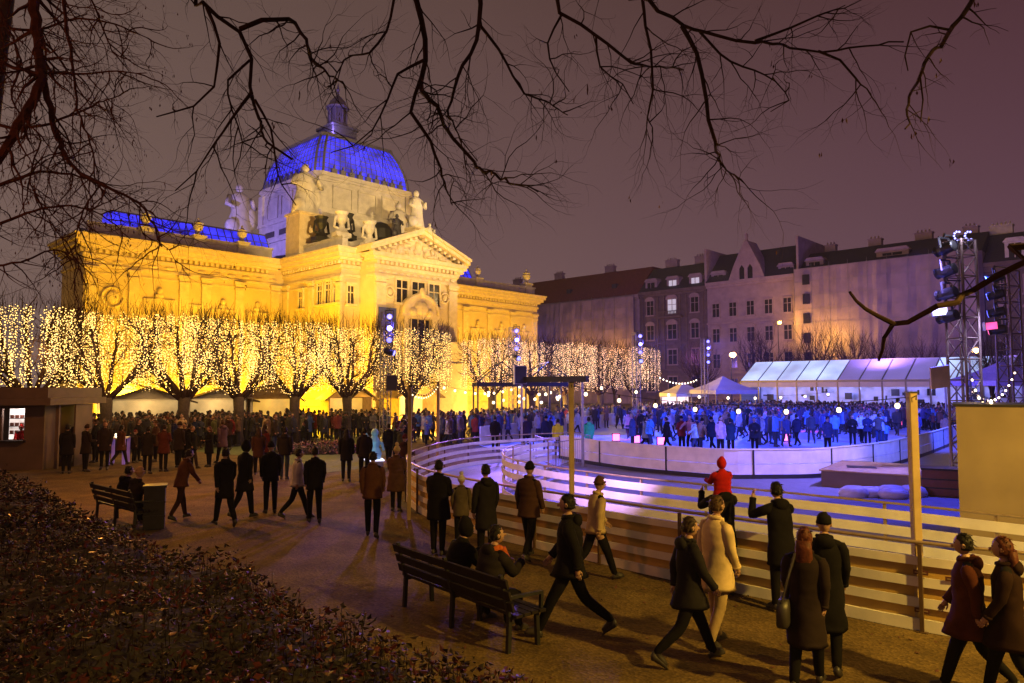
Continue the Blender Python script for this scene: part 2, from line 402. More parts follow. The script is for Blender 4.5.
apron = [(p.x, p.y) for p in innp if p.y > 10.5] + [(2.0, 32)] + [(p.x, p.y) for p in rinkp]
sheet('rubber_matting', apron, 0.010, mat_blue)

# ------------------------------------------------------------------ pavilion
pv = thing('exhibition_pavilion', 'yellow floodlit pavilion with blue glass dome, statues and a pedimented portico', 'pavilion', PAV_O, PAV_A)
def part(name, mb, mt, parent=pv, smooth=False): return mb.build(name, mt, parent, smooth)
Lw, a0, a1, LX = 15.2, 15.2, 26.9, 47.7
yF, yB, yBay = -8.8, 13.0, -10.8
b0, b1 = 16.9, 25.3
EH = 13.1
m = MB()
m.box(0, a0, 0, 5.2, 0, EH); m.box(a1, LX, 0, 10, 0, EH)
m.box(a0 + .003, a1 - .003, yF, yB, 0, EH + .05); m.box(b0, b1, yBay, yF + .2, 0, EH + .02)
part('wall', m, stucco)
# plinth and rusticated base
m = MB()
for (x0, x1, y0, y1) in ((-.25, a0 - .3, -.25, 5), (a1 + .3, LX + .25, -.25, 5), (a0 - .25, a1 + .25, yF - .25, -.3), (b0 - .3, b1 + .3, yBay - .3, yF - .3)):
    m.box(x0, x1, y0, y1, 0, 1.6)
    for k in range(5): m.box(x0 + .07, x1 - .07, y0 + .07, y1 - .07, 1.66 + k * .62, 2.22 + k * .62)
    m.box(x0 - .1, x1 + .1, y0 - .1, y1 - .1, 4.78, 5.15)
part('plinth', m, stucco_trim)
# cornices: stepped mouldings with dentils
def cornice(m, x0, x1, y0, y1, sides):
    for (z0, z1, p) in ((11.7, 11.9, .10), (12.35, 12.6, .12), (12.95, 13.15, .30), (13.15, 13.45, .55), (13.45, 13.75, .75), (13.75, 13.9, .85)):
        m.box(x0 - p, x1 + p, y0 - p, y1 + p, z0, z1)
    if 'f' in sides:
        n = int((x1 - x0) / .42)
        for k in range(n): m.box(x0 + k * .42, x0 + k * .42 + .22, y0 - .27, y0, 12.68, 12.93)
    if 'l' in sides:
        n = int((y1 - y0) / .42)
        for k in range(n): m.box(x0 - .27, x0, y0 + k * .42, y0 + k * .42 + .22, 12.68, 12.93)
m = MB()
cornice(m, 0, a0 - 1.0, 0, 5.2, 'fl'); cornice(m, a1 + 1.0, LX, 0, 10, 'f')
part('cornice', m, stucco_trim)
m = MB(); cornice(m, a0, a1, yF, yB - 1, 'fl')
part('cornice', m, stucco_trim)
m = MB()
for (z0, z1, p) in ((11.7, 11.9, .10), (12.35, 12.6, .12), (12.95, 13.2, .30), (13.2, 13.52, .55)):
    m.box(b0 - p, b1 + p, yBay - p, yF - 1, z0, z1)
for k in range(19): m.box(b0 + k * .44, b0 + k * .44 + .24, yBay - .27, yBay, 12.68, 12.93)
part('cornice', m, stucco_trim)
# pilasters
def pilaster(x, y, w=.7, axis='x', z1=11.7):
    m = MB()
    def bx(w, d, z0, z1):
        if axis == 'x': m.box(x - w / 2, x + w / 2, y - d, y + .02, z0, z1)
        else: m.box(x - d, x + .02, y - w / 2, y + w / 2, z0, z1)
    bx(w, .16, 5.75, z1 - .7); bx(w + .24, .26, 5.15, 5.75); bx(w + .12, .22, z1 - .7, z1 - .5); bx(w + .1, .2, z1 - .42, z1 - .2); bx(w + .3, .3, z1 - .2, z1)
    part('pilaster', m, stucco_trim)
for x in (.45, 3.3, 6.9, 8.6, 11.3, 14.4, 29.2, 32.6, 36.2, 39.8, 43.4, 47.2): pilaster(x, 0)
for y in (-.6, -4.6, -8.6): pilaster(a0, y, axis='y')
for x in (b0 + .5, b1 - .5): pilaster(x, yBay, .9)
# framed panels with busts, medallions
def panel(x, y0, w, z0, z1, bust=True):
    m = MB(); t = .14
    for (q0, q1, r0, r1) in ((x - w / 2, x + w / 2, z0, z0 + t), (x - w / 2, x + w / 2, z1 - t, z1), (x - w / 2, x - w / 2 + t, z0 + t, z1 - t), (x + w / 2 - t, x + w / 2, z0 + t, z1 - t)):
        m.box(q0, q1, y0 - .1, y0 + .02, r0, r1)
    m.box(x - w / 2 - .15, x + w / 2 + .15, y0 - .22, y0 + .02, z0 - .22, z0 - .01)
    m.box(x - w / 2 - .1, x + w / 2 + .1, y0 - .16, y0 + .02, z1 + .01, z1 + .14)
    part('wall_panel', m, stucco_trim)
    if bust:
        m = MB(); m.ell((x, y0 - .12, z1 + .75), (.2, .2, .27), 10, 7); m.ell((x, y0 - .08, z1 + .38), (.36, .2, .25), 10, 6); m.box(x - .3, x + .3, y0 - .25, y0, z1 + .1, z1 + .2)
        part('bust', m, stucco_trim, smooth=True)
panel(5.1, 0, 2.2, 7.2, 9.6); panel(9.95, 0, 1.7, 7.0, 9.2); panel(12.85, 0, 1.9, 7.0, 9.2); panel(7.75, 0, .9, 7.2, 9.4, False)
for x in (30.9, 34.4, 38, 41.6, 45.3): panel(x, 0, 2.0, 7.0, 9.4)
def medallion(x, y, z, r):
    m = MB()
    m.tube([(x + r * math.cos(t * .3927), y - .08, z + r * math.sin(t * .3927)) for t in range(17)], .09, 6)
    m.ell((x, y - .05, z), (r * .6, .16, r * .7), 10, 7); part('medallion', m, stucco_trim, smooth=True)
medallion(1.9, 0, 9.6, .72); medallion(b0 + 1.4, yBay, 10.6, .42); medallion(b1 - 1.4, yBay, 10.6, .42)
m = MB()
for z in (11.2, 6.4):
    for q in ((0, a0 - .07, -.06, .02), (a1 + .01, LX, -.06, .02), (a0 - .06, a0 + .02, yF, 0)):
        m = MB(); m.box(*q, z, z + .12); part('frieze', m, stucco_trim)
for k in range(12):
    q = MB(); q.ell((1.0 + k * 1.2, -.06, 12.12), (.35, .07, .14), 8, 5); part('rosette', q, stucco_trim)
    q = MB(); q.ell((b0 + .5 + k * .67, yBay - .04, 12.12), (.25, .07, .14), 8, 5); part('rosette', q, stucco_trim)
# windows
def window(x0, x1, z0, z1, y=None, xs=None, glow=dark_window):
    """on the front (y given) or on the left side wall (xs given; then x0,x1 run along y)"""
    f = MB(); g = MB(); t = .13
    def bx(mb, p0, p1, d0, d1, r0, r1):
        if xs is None: mb.box(p0, p1, y - d1, y - d0, r0, r1)
        else: mb.box(xs - d1, xs - d0, p0, p1, r0, r1)
    for (p0, p1, r0, r1) in ((x0 - t, x1 + t, z1, z1 + t), (x0 - t, x0, z0, z1), (x1, x1 + t, z0, z1)): bx(f, p0, p1, -.02, .14, r0, r1)
    bx(f, x0 - t - .1, x1 + t + .1, -.02, .26, z0 - .18, z0)
    bx(f, x0 - t - .08, x1 + t + .08, -.02, .24, z1 + t, z1 + t + .14)
    mid = (x0 + x1) / 2; zz = z0 + (z1 - z0) * .64
    bx(f, mid - .04, mid + .04, .03, .07, z0, z1); bx(f, x0, x1, .03, .075, zz - .04, zz + .04)
    bx(g, x0, x1, .005, .022, z0, z1)
    fo = part('window', f, stucco_trim); part('pane', g, glow, fo)
for y in (-5.9, -7.1, -8.3): window(y - .35, y + .35, 9.7, 11.4, xs=a0)
window(-3.3, -2.7, 9.6, 11.0, xs=a0)
window(b0 + 2.0, b0 + 3.1, 9.8, 11.6, y=yBay); window(b0 + 5.3, b0 + 6.4, 9.8, 11.6, y=yBay); window(b0 + 3.55, b0 + 4.85, 9.8, 11.6, y=yBay)
window(b0 + .2 - 1.35, b0 + .5 - 1.1, 9.6, 11.0, y=yF)
# aedicule with curved pediment over the door
cxd = (b0 + b1) / 2
m = MB()
for s in (-1, 1): m.box(cxd + s * 1.45 - .28, cxd + s * 1.45 + .28, yBay - .45, yBay + .02, 5.15, 8.9)
m.prism_y([(cxd + 1.9 * math.cos(R(t)), 8.9 + 1.75 * math.sin(R(t))) for t in range(0, 181, 15)] + [(cxd - 1.9, 8.65), (cxd + 1.9, 8.65)], yBay - .5, yBay)
m.tube([(cxd + 1.75 * math.cos(R(t)), yBay - .52, 8.95 + 1.6 * math.sin(R(t))) for t in range(0, 181, 12)], .16, 6)
m.ell((cxd, yBay - .5, 9.5), (.7, .3, .6), 10, 7); m.ell((cxd, yBay - .6, 10.7), (.28, .28, .45), 8, 6)
for s in (-1, 1): m.ell((cxd + s * .8, yBay - .5, 9.15), (.4, .2, .35), 8, 6)
ad = part('door_surround', m, stucco_trim)
m = MB(); m.box(cxd - 1.15, cxd + 1.15, yBay - .04, yBay - .008, 1.7, 8.6); part('door', m, dark_window, ad)
m = MB()
for s in (-1, 0, 1): m.box(cxd + s * .7 - .04, cxd + s * .7 + .04, yBay - .1, yBay - .045, 1.7, 8.6)
m.box(cxd - 1.15, cxd + 1.15, yBay - .1, yBay - .045, 6.9, 7.05); part('door_frame', m, stucco_trim, ad)
m = MB()
for k in range(8): m.box(cxd - 3.2 - .25 * (7 - k), cxd + 3.2 + .25 * (7 - k), yBay - .4 - .34 * (8 - k), yBay - .4, .2 * k, .2 * (k + 1))
part('steps', m, pale_stone)
m = MB(); m.box(b1 - 3.1, b1 - .2, yBay - 1.2, yBay - .32, 5.16, 6.6); m.box(b1 - 3.3, b1, yBay - 1.4, yBay - .3, 6.6, 6.85); m.box(b1 - 3.3, b1, yBay - 1.4, yBay - .42, 0.1, 5.1)
part('balcony_pedestal', m, stucco_trim)
# pediment
m = MB()
ax = (b0 + b1) / 2; zP = 13.52; aP = 15.45
m.prism_y([(b0 - .3, zP), (b1 + .3, zP), (ax, aP - .25)], yBay + .05, yF)
for s in (-1, 1):
    e = b0 - .9 if s < 0 else b1 + .9
    p0 = V((e, 0, zP)); p1 = V((ax, 0, aP))
    for (h, d, o) in ((.34, .75, 0), (.2, .95, .3)):
        poly = [(p0.x, p0.z + o), (p0.x, p0.z + o + h), (p1.x, p1.z + o + h), (p1.x, p1.z + o)]
        m.prism_y(poly, yBay - d - (0.004 if s > 0 else 0), yF + 1.5)
    for k in range(1, 10):
        q = p0.lerp(p1, k / 10); m.box(q.x - .12, q.x + .12, yBay - .4, yBay + .04, q.z - .26, q.z - .03)
pe = part('pediment', m, stucco_trim)
m = MB(); r2 = random.Random(5)
for k in range(26):
    x = r2.uniform(b0 + 1.2, b1 - 1.2); hh = (1 - abs(x - ax) / (b1 - ax)) * (aP - zP) - .35
    if hh < .2: continue
    z = zP + .1 + r2.uniform(0, max(hh - .35, .02)); m.ell((x, yBay + .02, z + .15), (r2.uniform(.15, .4), .16, r2.uniform(.12, .35)), 8, 5)
m.ell((ax, yBay, zP + .85), (.35, .22, .6), 8, 6)
part('relief', m, stucco_trim, pe, True)
# parapets with piers
m = MB()
for (x0, x1, y0, y1) in ((.2, a0 - 1, .2, .5), (a1 + 1, LX - .2, .2, .5), (a0 + .2, a0 + .5, yF + .2, 0), (a0 + .51, b0 - 1.0, yF + .2, yF + .5)):
    m = MB(); m.box(x0, x1, y0, y1, 13.9, 14.75); m.box(x0 - .06, x1 + .08, y0 - .08, y1 + .08, 14.752, 14.92)
    part('parapet', m, pale_stone)
m = MB(); m.prism_x([(.4, 13.9), (5.0, 13.9), (3, 14.9)], .5, a0 - .5); m.prism_x([(.3, 13.9), (9.5, 13.9), (5, 15.0)], a1 + .5, LX - .4)
m.prism_x([(yF + .4, 13.91), (yB - 1, 13.91), (2, 14.7)], a0 + .4, a1 - .4)
part('roof', m, slate)
# blue skylights on the wings
for (x0, x1) in ((2.2, a0 - .6), (a1 + .6, LX - 9)):
    g = MB(); g.prism_x([(1.3, 14.75), (2.3, 16.35), (3.6, 16.35), (4.6, 14.75)], x0, x1); go = part('skylight', g, blue_glazing)
    f = MB()
    k = x0
    while k < x1:
        f.bar((k, 1.28, 14.8), (k, 2.3, 16.38), .07, .05); k += .62
    f.box(x0, x1, 1.2, 1.32, 14.4, 14.8); f.box(x0 - .05, x1 + .05, 2.25, 2.35, 16.32, 16.44); f.bar((x0, 1.77, 15.6), (x1, 1.77, 15.6), .05, .06)
    part('glazing_bar', f, grey_metal, go)
# urns
def urn(x, y, z, s=1.0, mt=pale_stone, pier=True):
    m = MB()
    if pier: m.box(x - .55 * s, x + .55 * s, y - .4, y + .4, z, z + 1.25 * s); m.box(x - .65 * s, x + .65 * s, y - .5, y + .5, z + 1.25 * s, z + 1.42 * s); z += 1.42 * s
    m.lathe((x, y, z), [(.3 * s, 0), (.3 * s, .12 * s), (.12 * s, .3 * s), (.42 * s, .62 * s), (.5 * s, .95 * s), (.36 * s, 1.1 * s), (.46 * s, 1.2 * s), (.2 * s, 1.34 * s), (.1 * s, 1.5 * s), (.13 * s, 1.62 * s), (.02, 1.72 * s)], 12)
    part('urn', m, mt)
for x in (4.1, 8.0, 11.6): urn(x, .35, 13.9, .82)
for x in (30.3, 34.3, 38.3): urn(x, .35, 13.9, .82)
urn(46.4, .5, 13.9, 1.0)
# rooftop figures on pedestals
def statue(x, y, z, h, ped=None, mt=pale_stone, wide=1.0, seed=1):
    rr = random.Random(seed)
    if ped:
        m = MB(); w, ph = ped
        m.box(x - w, x + w, y - w, y + w, z, z + ph); m.box(x - w - .12, x + w + .12, y - w - .12, y + w + .12, z + ph, z + ph + .2); m.box(x - w - .15, x + w + .15, y - w - .15, y + w + .15, z, z + .25)
        part('pedestal', m, stucco_trim); z += ph + .2
    m = MB(); s = h / 3.4
    rings = []
    for (zz, rx, ry, dx) in ((0, .8, .7, 0), (.4, .75, .66, .02), (1.0, .62, .55, .06), (1.6, .52, .45, .1), (2.1, .56, .42, .08), (2.55, .6, .36, .02), (2.75, .3, .25, .0), (2.85, .14, .14, 0)):
        rings.append([V((x + (rx * wide * math.cos(a * .5236) * (1 + .1 * math.sin(a * 2 + zz * 2)) + dx) * s, y + ry * s * math.sin(a * .5236) * (1 + .1 * math.sin(a * 3)), z + zz * s)) for a in range(12)])
    m.loft(rings)
    m.ell((x, y, z + 3.1 * s), (.24 * s, .26 * s, .32 * s), 10, 8)
    for sd in (-1, 1):
        m.tube([(x + sd * .55 * wide * s, y, z + 2.5 * s), (x + sd * .85 * wide * s, y - .3 * s, z + 1.9 * s), (x + sd * .55 * s, y - .62 * s, z + (1.7 + .6 * (sd > 0)) * s)], [.2 * s, .16 * s, .11 * s], 7)
    m.ell((x - .6 * s, y - .35 * s, z + .5 * s), (.45 * s, .4 * s, .55 * s), 9, 7)
    if wide > 1: m.ell((x + .75 * s, y - .1, z + 1.2 * s), (.4 * s, .35 * s, .8 * s), 9, 7); m.ell((x + .8 * s, y - .1, z + 2.15 * s), (.2 * s, .2 * s, .26 * s), 8, 6)
    part('statue', m, mt, smooth=True)
statue(16.1, -1.7, 13.9, 4.4, (1.1, 3.7), wide=1.25, seed=2)
statue(16.6, 11.6, 13.9, 5.2, (1.3, 3.9), wide=1.1, seed=3)
statue(26.0, -1.7, 13.9, 4.0, (1.1, 2.6), wide=1.2, seed=4)
statue(ax, yBay + .3, aP + .1, 3.1, (.55, .35), seed=5)
statue(ax - 1.4, yBay + 1.0, aP - .2, 1.9, None, slate, seed=6)
statue(ax + 1.6, yBay + .5, aP - .35, 1.7, None, seed=7)
def acroterion(x, y, z, s, mt):
    m = MB(); m.box(x - .6 * s, x + .6 * s, y - .35 * s, y + .35 * s, z, z + .3 * s); m.lathe((x, y, z + .3 * s), [(.55 * s, 0), (.25 * s, .35 * s), (.2 * s, .6 * s), (.42 * s, 1.0 * s), (.38 * s, 1.3 * s), (.5 * s, 1.5 * s), (.1 * s, 1.55 * s)], 10)
    for sd in (-1, 1): m.tube([(x, y, z + .5 * s), (x + sd * .6 * s, y, z + .7 * s), (x + sd * .5 * s, y, z + 1.4 * s), (x + sd * .25 * s, y, z + 1.7 * s)], [.12 * s, .1 * s, .09 * s, .04 * s], 6)
    part('acroterion', m, mt)
acroterion(a0 + .4, -5.2, 14.9, 1.15, dark_bronze); acroterion(a0 + .5, yF + .8, 14.9, 1.1, pale_stone); acroterion(a0 + 1.3, yF + 1.3, 14.9, 1.15, dark_bronze)
acroterion(b0 + .3, yBay + 1.2, 14.1, 1.1, pale_stone)
m = MB(); m.lathe((b0 + 2.6, yBay + 3.0, 14.2), [(1.5, 0), (1.5, .8), (1.1, 1.1), (1.0, 1.9), (.6, 2.4), (.05, 2.6)], 14); part('vent_cupola', m, dark_bronze)
# dome
before = set(bpy.data.objects)
DX, DY = 21.5, 1.9
def octo(h, c):
    c = min(c, .10 * h)
    return [(DX + sx, DY + sy) for sx, sy in ((h - c, -h), (h, -h + c), (h, h - c), (h - c, h), (-h + c, h), (-h, h - c), (-h, -h + c), (-h + c, -h))]
def ringz(h, c, z): return [V((x, y, z)) for x, y in octo(h, c)]
m = MB()
m.loft([ringz(6.3, 1.4, 12.9), ringz(6.3, 1.4, 16.2)]); m.loft([ringz(6.0, 1.4, 16.2), ringz(5.95, 1.4, 18.0)]); m.loft([ringz(5.75, 1.4, 18.0), ringz(5.7, 1.4, 21.2)])
dm = part('dome_drum', m, pale_stone)
m = MB()
for (z0, z1, h) in ((16.05, 16.3, 6.45), (17.85, 18.1, 6.1), (20.9, 21.1, 5.85), (21.1, 21.45, 6.0)): m.loft([ringz(h, 1.45, z0), ringz(h, 1.45, z1)])
part('drum_moulding', m, pale_stone, dm)
for s_ in (-1, 1):       # corner pilasters, framed panels and small windows of the drum
    for t in (-5.25, 5.25) if s_ < 0 else ():
        m = MB(); m.box(DX + t - .45, DX + t + .45, DY - 5.92, DY - 5.6, 18.1, 20.9); part('drum_pilaster', m, pale_stone, dm)
        m = MB(); m.box(DX - 5.92, DX - 5.6, DY + t - .45, DY + t + .45, 18.1, 20.9); part('drum_pilaster', m, pale_stone, dm)
for t in (-2.9, 0, 2.9):
    for side in (0, 1):
        m = MB()
        for (p0, p1, z0, z1) in ((-1.15, 1.15, 18.45, 18.6), (-1.15, 1.15, 20.35, 20.5), (-1.15, -1.0, 18.6, 20.35), (1.0, 1.15, 18.6, 20.35)):
            if side: m.box(DX - 5.83, DX - 5.6, DY + t + p0, DY + t + p1, z0, z1)
            else: m.box(DX + t + p0, DX + t + p1, DY - 5.83, DY - 5.6, z0, z1)
        part('drum_panel', m, pale_stone, dm)
        m = MB()
        if side: m.box(DX - 6.06, DX - 5.9, DY + t - .9, DY + t + .9, 16.7, 17.2)
        else: m.box(DX + t - .9, DX + t + .9, DY - 6.06, DY - 5.9, 16.7, 17.2)
        part('drum_vent', m, slate, dm)
for t in np.linspace(-4.0, 4.0, 9):
    m = MB(); m.box(DX + t - .28, DX + t + .28, DY - 5.98, DY - 5.6, 21.46, 21.85); m.box(DX + t - .05, DX + t + .05, DY - 6.0, DY - 5.7, 21.84, 22.15); part('cresting', m, grey_metal, dm)
    m = MB(); m.box(DX - 5.98, DX - 5.6, DY + t - .28, DY + t + .28, 21.46, 21.85); m.box(DX - 6.0, DX - 5.7, DY + t - .05, DY + t + .05, 21.84, 22.15); part('cresting', m, grey_metal, dm)
prof = [(5.65, 21.45), (5.52, 22.3), (5.28, 23.2), (4.92, 24.1), (4.45, 24.9), (4.15, 25.25)]
g = MB(); g.loft([ringz(h, h * .24, z) for h, z in prof]); dg = part('dome_glazing', g, blue_glazing)
m = MB()
rr_ = [octo(h + .06, h * .24) for h, z in prof]
for i in range(8):
    m = MB(); m.tube([(rr_[k][i][0], rr_[k][i][1], prof[k][1]) for k in range(len(prof))], .14, 5)
    part('dome_rib', m, grey_metal, dg)
m = MB()
for i in range(8):
    j = (i + 1) % 8
    n = 9 if i % 2 == 1 or True else 3
    A = V((*rr_[0][i], 0)); B = V((*rr_[0][j], 0)); n = max(2, int((B - A).length / .62))
    for q in range(1, n):
        t = q / n
        m.tube([(rr_[k][i][0] * (1 - t) + rr_[k][j][0] * t, rr_[k][i][1] * (1 - t) + rr_[k][j][1] * t, prof[k][1]) for k in range(len(prof))], .035, 4)
for (h, z) in [(5.58, 21.9), (5.52, 22.3), (5.40, 22.8), (5.25, 23.3), (5.07, 23.75), (4.88, 24.2), (4.63, 24.6)]:
    q = octo(h + .04, h * .24); m.tube([(*p, z) for p in q + [q[0]]], .03, 4)
part('glazing_bar', m, grey_metal, dg)
m = MB(); m.loft([ringz(4.4, 1.0, 25.15), ringz(4.4, 1.0, 25.45)]); m.loft([ringz(4.2, .95, 25.45), ringz(2.7, .65, 26.0), ringz(1.7, .45, 26.35)])
m.loft([ringz(1.55, .4, 26.3), ringz(1.5, .4, 27.3)]); m.loft([ringz(1.7, .4, 27.3), ringz(1.7, .4, 27.5)])
part('dome_cap', m, grey_metal)
m = MB(); c = V((DX, DY, 0))
m.lathe(c, [(1.15, 27.5), (1.15, 27.9), (1.0, 27.95), (1.0, 28.1)], 16)
for k in range(8): m.tube([(DX + math.cos(k * .785) * .95, DY + math.sin(k * .785) * .95, 28), (DX + math.cos(k * .785) * .95, DY + math.sin(k * .785) * .95, 29.5)], .12, 6)
m.lathe(c, [(.7, 28.0), (.7, 29.5)], 12)
m.lathe(c, [(1.2, 29.45), (1.25, 29.6), (1.0, 29.8), (.8, 30.2), (.4, 30.6), (.15, 30.8), (.12, 31.2), (.22, 31.35), (.12, 31.5), (.03, 32.0)], 16)
part('lantern', m, mat('lantern_metal', (0.22, 0.2, 0.3), 0.5, metal=0.3))
for ob in set(bpy.data.objects) - before:      # bring the dome to the middle of the building at its real size
    for v in ob.data.vertices: v.co = (23.8 + (v.co.x - DX) * .935, 5.6 + (v.co.y - DY) * .935, 3.1 + (v.co.z - 3.1) * 1.065)
m = MB(); m.box(cxd - 4.0, cxd - 2.35, yBay - .32, yBay - .26, 7.0, 9.3); part('banner', m, banner_blue)
light('POINT', 'lantern_lamp', pav(23.8 - 2.2, 5.6 - 2.2, 28.6), 260, (0.3, 0.2, 1.0), 0.2)

# ------------------------------------------------------------------ houses across the square
FA = math.atan2(-0.691, 0.723)
def face(s, off=0.0): return V((64 - .723 * s - .691 * off, 90 + .691 * s - .723 * off, 0))   # point s metres along the row, off metres in front
def house(name, label, s0, s1, eave, ridge, wallm, roofm, depth=12):
    o = thing(name, label, 'building', face(s1), FA)
    w = s1 - s0
    m = MB(); m.box(0, w, 0, depth, 0, eave); m.build('wall', wallm, o)
    m = MB(); m.prism_x([(-.5, eave), (depth + .5, eave), (depth * .62, ridge), (depth * .38, ridge)], -.02, w + .02); ro = m.build('roof', roofm, o)
    m = MB(); m.box(-.05, w + .05, -.6, .0, eave - .55, eave - .004); m.box(-.05, w + .05, -.35, .0, eave - .95, eave - .56); m.build('cornice', wallm, o)
    return o, ro, w
def chimney(ro, x, y, z, w=1.6, h=1.6, mt=facade_mid):
    m = MB(); m.box(x - w / 2, x + w / 2, y - .5, y + .5, z - 1.5, z + h); m.box(x - w / 2 - .1, x + w / 2 + .1, y - .6, y + .6, z + h, z + h + .18)
    for k in range(int(w / .5)): m.lathe((x - w / 2 + .3 + k * .5, y, z + h + .18), [(.13, 0), (.11, .45)], 7)
    m.build('chimney', mt, ro)
def hwin(o, x, z, w, h, mt=dark_window, arch=False, fm=facade_mid):
    f = MB(); t = .16
    f.box(x - w / 2 - t, x - w / 2, -.14, .02, z, z + h); f.box(x + w / 2, x + w / 2 + t, -.14, .02, z, z + h)
    f.box(x - w / 2 - t - .1, x + w / 2 + t + .1, -.26, .02, z - .2, z)
    if arch: f.prism_y([(x + (w / 2 + t + .15) * math.cos(R(a)), z + h + (w * .55) * math.sin(R(a))) for a in range(0, 181, 20)], -.3, .02)
    else: f.box(x - w / 2 - t, x + w / 2 + t, -.2, .02, z + h, z + h + .22)
    f.box(x - .05, x + .05, -.07, .02, z, z + h); f.box(x - w / 2, x + w / 2, -.075, .02, z + h * .62, z + h * .62 + .08)
    fo = f.build('window', fm, o)
    g = MB(); g.box(x - w / 2, x + w / 2, -.03, .012, z, z + h); g.build('pane', mt, fo)
def dormer(ro, x, z, w=2.6, h=2.0, mt=facade_mid, glow=dark_window, yy=1.2, y1=5):
    m = MB(); m.box(x - w / 2, x + w / 2, yy, y1, z, z + h); d = m.build('dormer', mt, ro)
    m = MB(); m.prism_y([(x - w / 2 - .2, z + h), (x + w / 2 + .2, z + h), (x + w / 2 - .2, z + h + .5), (x - w / 2 + .2, z + h + .5)], yy - .2, y1); m.box(x - w * .3, x + w * .3, yy - .08, yy, z + .3, z + h - .25, 1)
    m.box(x - .05, x + .05, yy - .13, yy - .09, z + .3, z + h - .25, 0)
    m.build('dormer_window', [mt, glow], d)
def sheets(o, w, z0, z1, off=-1.6):
    m = MB(); n = int(w / .6); rings = []
    rr = random.Random(int(w * 10))
    ph = [rr.uniform(0, 6) for _ in range(5)]
    for i in range(n + 1):
        x = i * w / n
        d = .09 * math.sin(x * 2.1 + ph[0]) + .06 * math.sin(x * 4.7 + ph[1]) + .12 * math.sin(x * .6 + ph[2])
        rings.append([V((x, off + d * (1.0 if k % 2 else .3), z0 + (z1 - z0) * k / 10)) for k in range(11)] + [V((x, off + .05 + d * (1.0 if k % 2 else .3), z0 + (z1 - z0) * k / 10)) for k in range(10, -1, -1)])
    m.loft(rings); so = m.build('scaffold_sheet', sheeting, o)
    f = MB()
    for k in range(11): z = z0 + (z1 - z0) * k / 10; f.box(0, w, off - .22, off - .19, z - .016, z + .016)
    x = 0
    while x < w: f.box(x - .018, x + .018, off - .19, off - .16, z0, z1 + .6); x += 2.6
    f.build('scaffold_pole', grey_metal, so)
# red roofed house behind sheeting
o, ro, w = house('town_house', 'sheeted house under a long red tiled roof, next to the pavilion', 56.7, 100, 20.0, 25.6, facade_mid, red_tile)
sheets(o, w - .3, 0.3, 19.6)
for x in (8, 20, 33): chimney(ro, x, 5.5, 25.4, 2.0, 1.4)
for x in (14, 26, 37):
    m = MB(); m.box(x - .5, x + .5, 1.0, 2.4, 21.8, 22.6); m.build('roof_hatch', slate, ro)
# ornate house with dormers
o, ro, w = house('town_house', 'ornate dark stone house with arched windows and three dormers', 43.4, 56.6, 20.2, 25.0, facade_dark, slate)
for k, x in enumerate((2.2, 6.6, 11.0)):
    for z, ar in ((2.5, False), (7.2, False), (11.6, True), (16.0, True)): hwin(o, x, z, 1.7 if k == 1 else 1.4, 2.5, arch=ar, mt=window_glow if (k == 1 and z == 16.0) else dark_window)
    dormer(ro, x, 20.2, 2.4, 1.9, yy=.3, glow=window_glow if k else dark_window)
    m = MB()
    m.box(x - 1.7, x - 1.45, -.25, 0.01, 6.4, 19.2); m.box(x + 1.45, x + 1.7, -.25, 0.01, 6.4, 19.2); m.build('pilaster', facade_dark, o)
m = MB(); m.box(0, w, -.3, .01, 6.0, 6.35); m.box(0, w, -.3, .01, 10.7, 11.0); m.box(4.4, 8.8, -1.2, -.01, 15.2, 15.5)
for k in range(16): m.box(4.5 + k * .27, 4.6 + k * .27, -1.2, -1.1, 15.5, 16.3)
m.box(4.4, 8.8, -1.22, -1.08, 16.3, 16.42); m.build('string_course', facade_dark, o)
for x in (3.5, 9.5): chimney(ro, x, 5.5, 24.8, 2.4, 1.5)
# gabled house
o, ro, w = house('town_house', 'grey house with one steep stone gable beside the scaffolded block', 28.0, 43.3, 20.6, 25.9, facade_mid, slate)
m = MB(); gx = 7.2
m.prism_y([(gx - 3.3, 20.0), (gx + 3.3, 20.0), (gx + 2.2, 22.8), (gx + .25, 26.8), (gx - .25, 26.8), (gx - 2.2, 22.8)], -.5, 3); m.box(gx - .15, gx + .15, -.3, .2, 26.8, 28.0)
go = m.build('gable', facade_mid, o)
m = MB()
for s in (-1, 1): m.box(gx + s * .7 - .4, gx + s * .7 + .4, -.56, -.505, 20.6, 22.3); m.prism_y([(gx + s * .7 - .4, 22.3), (gx + s * .7 + .4, 22.3), (gx + s * .7, 22.9)], -.56, -.505)
m.build('gable_window', dark_window, go)
for kx in range(5):
    for z in (2.4, 6.4, 10.6, 14.8): hwin(o, 1.6 + kx * 3.0, z, 1.2, 2.2, arch=(z == 10.6))
for z in (5.4, 13.6):
    m = MB(); m.box(0, w, -.3, .01, z, z + .3); m.build('string_course', facade_mid, o)
dormer(ro, 1.8, 20.6, 2.6, 1.5, yy=.6); dormer(ro, 13.2, 20.8, 2.4, 1.3, yy=.6)
m = MB(); m.box(-.3, .1, -.2, 12.2, 20.6, 26.4); m.box(w - .1, w + .25, -.2, 12.2, 20.6, 26.4); m.build('fire_wall', facade_mid, ro)
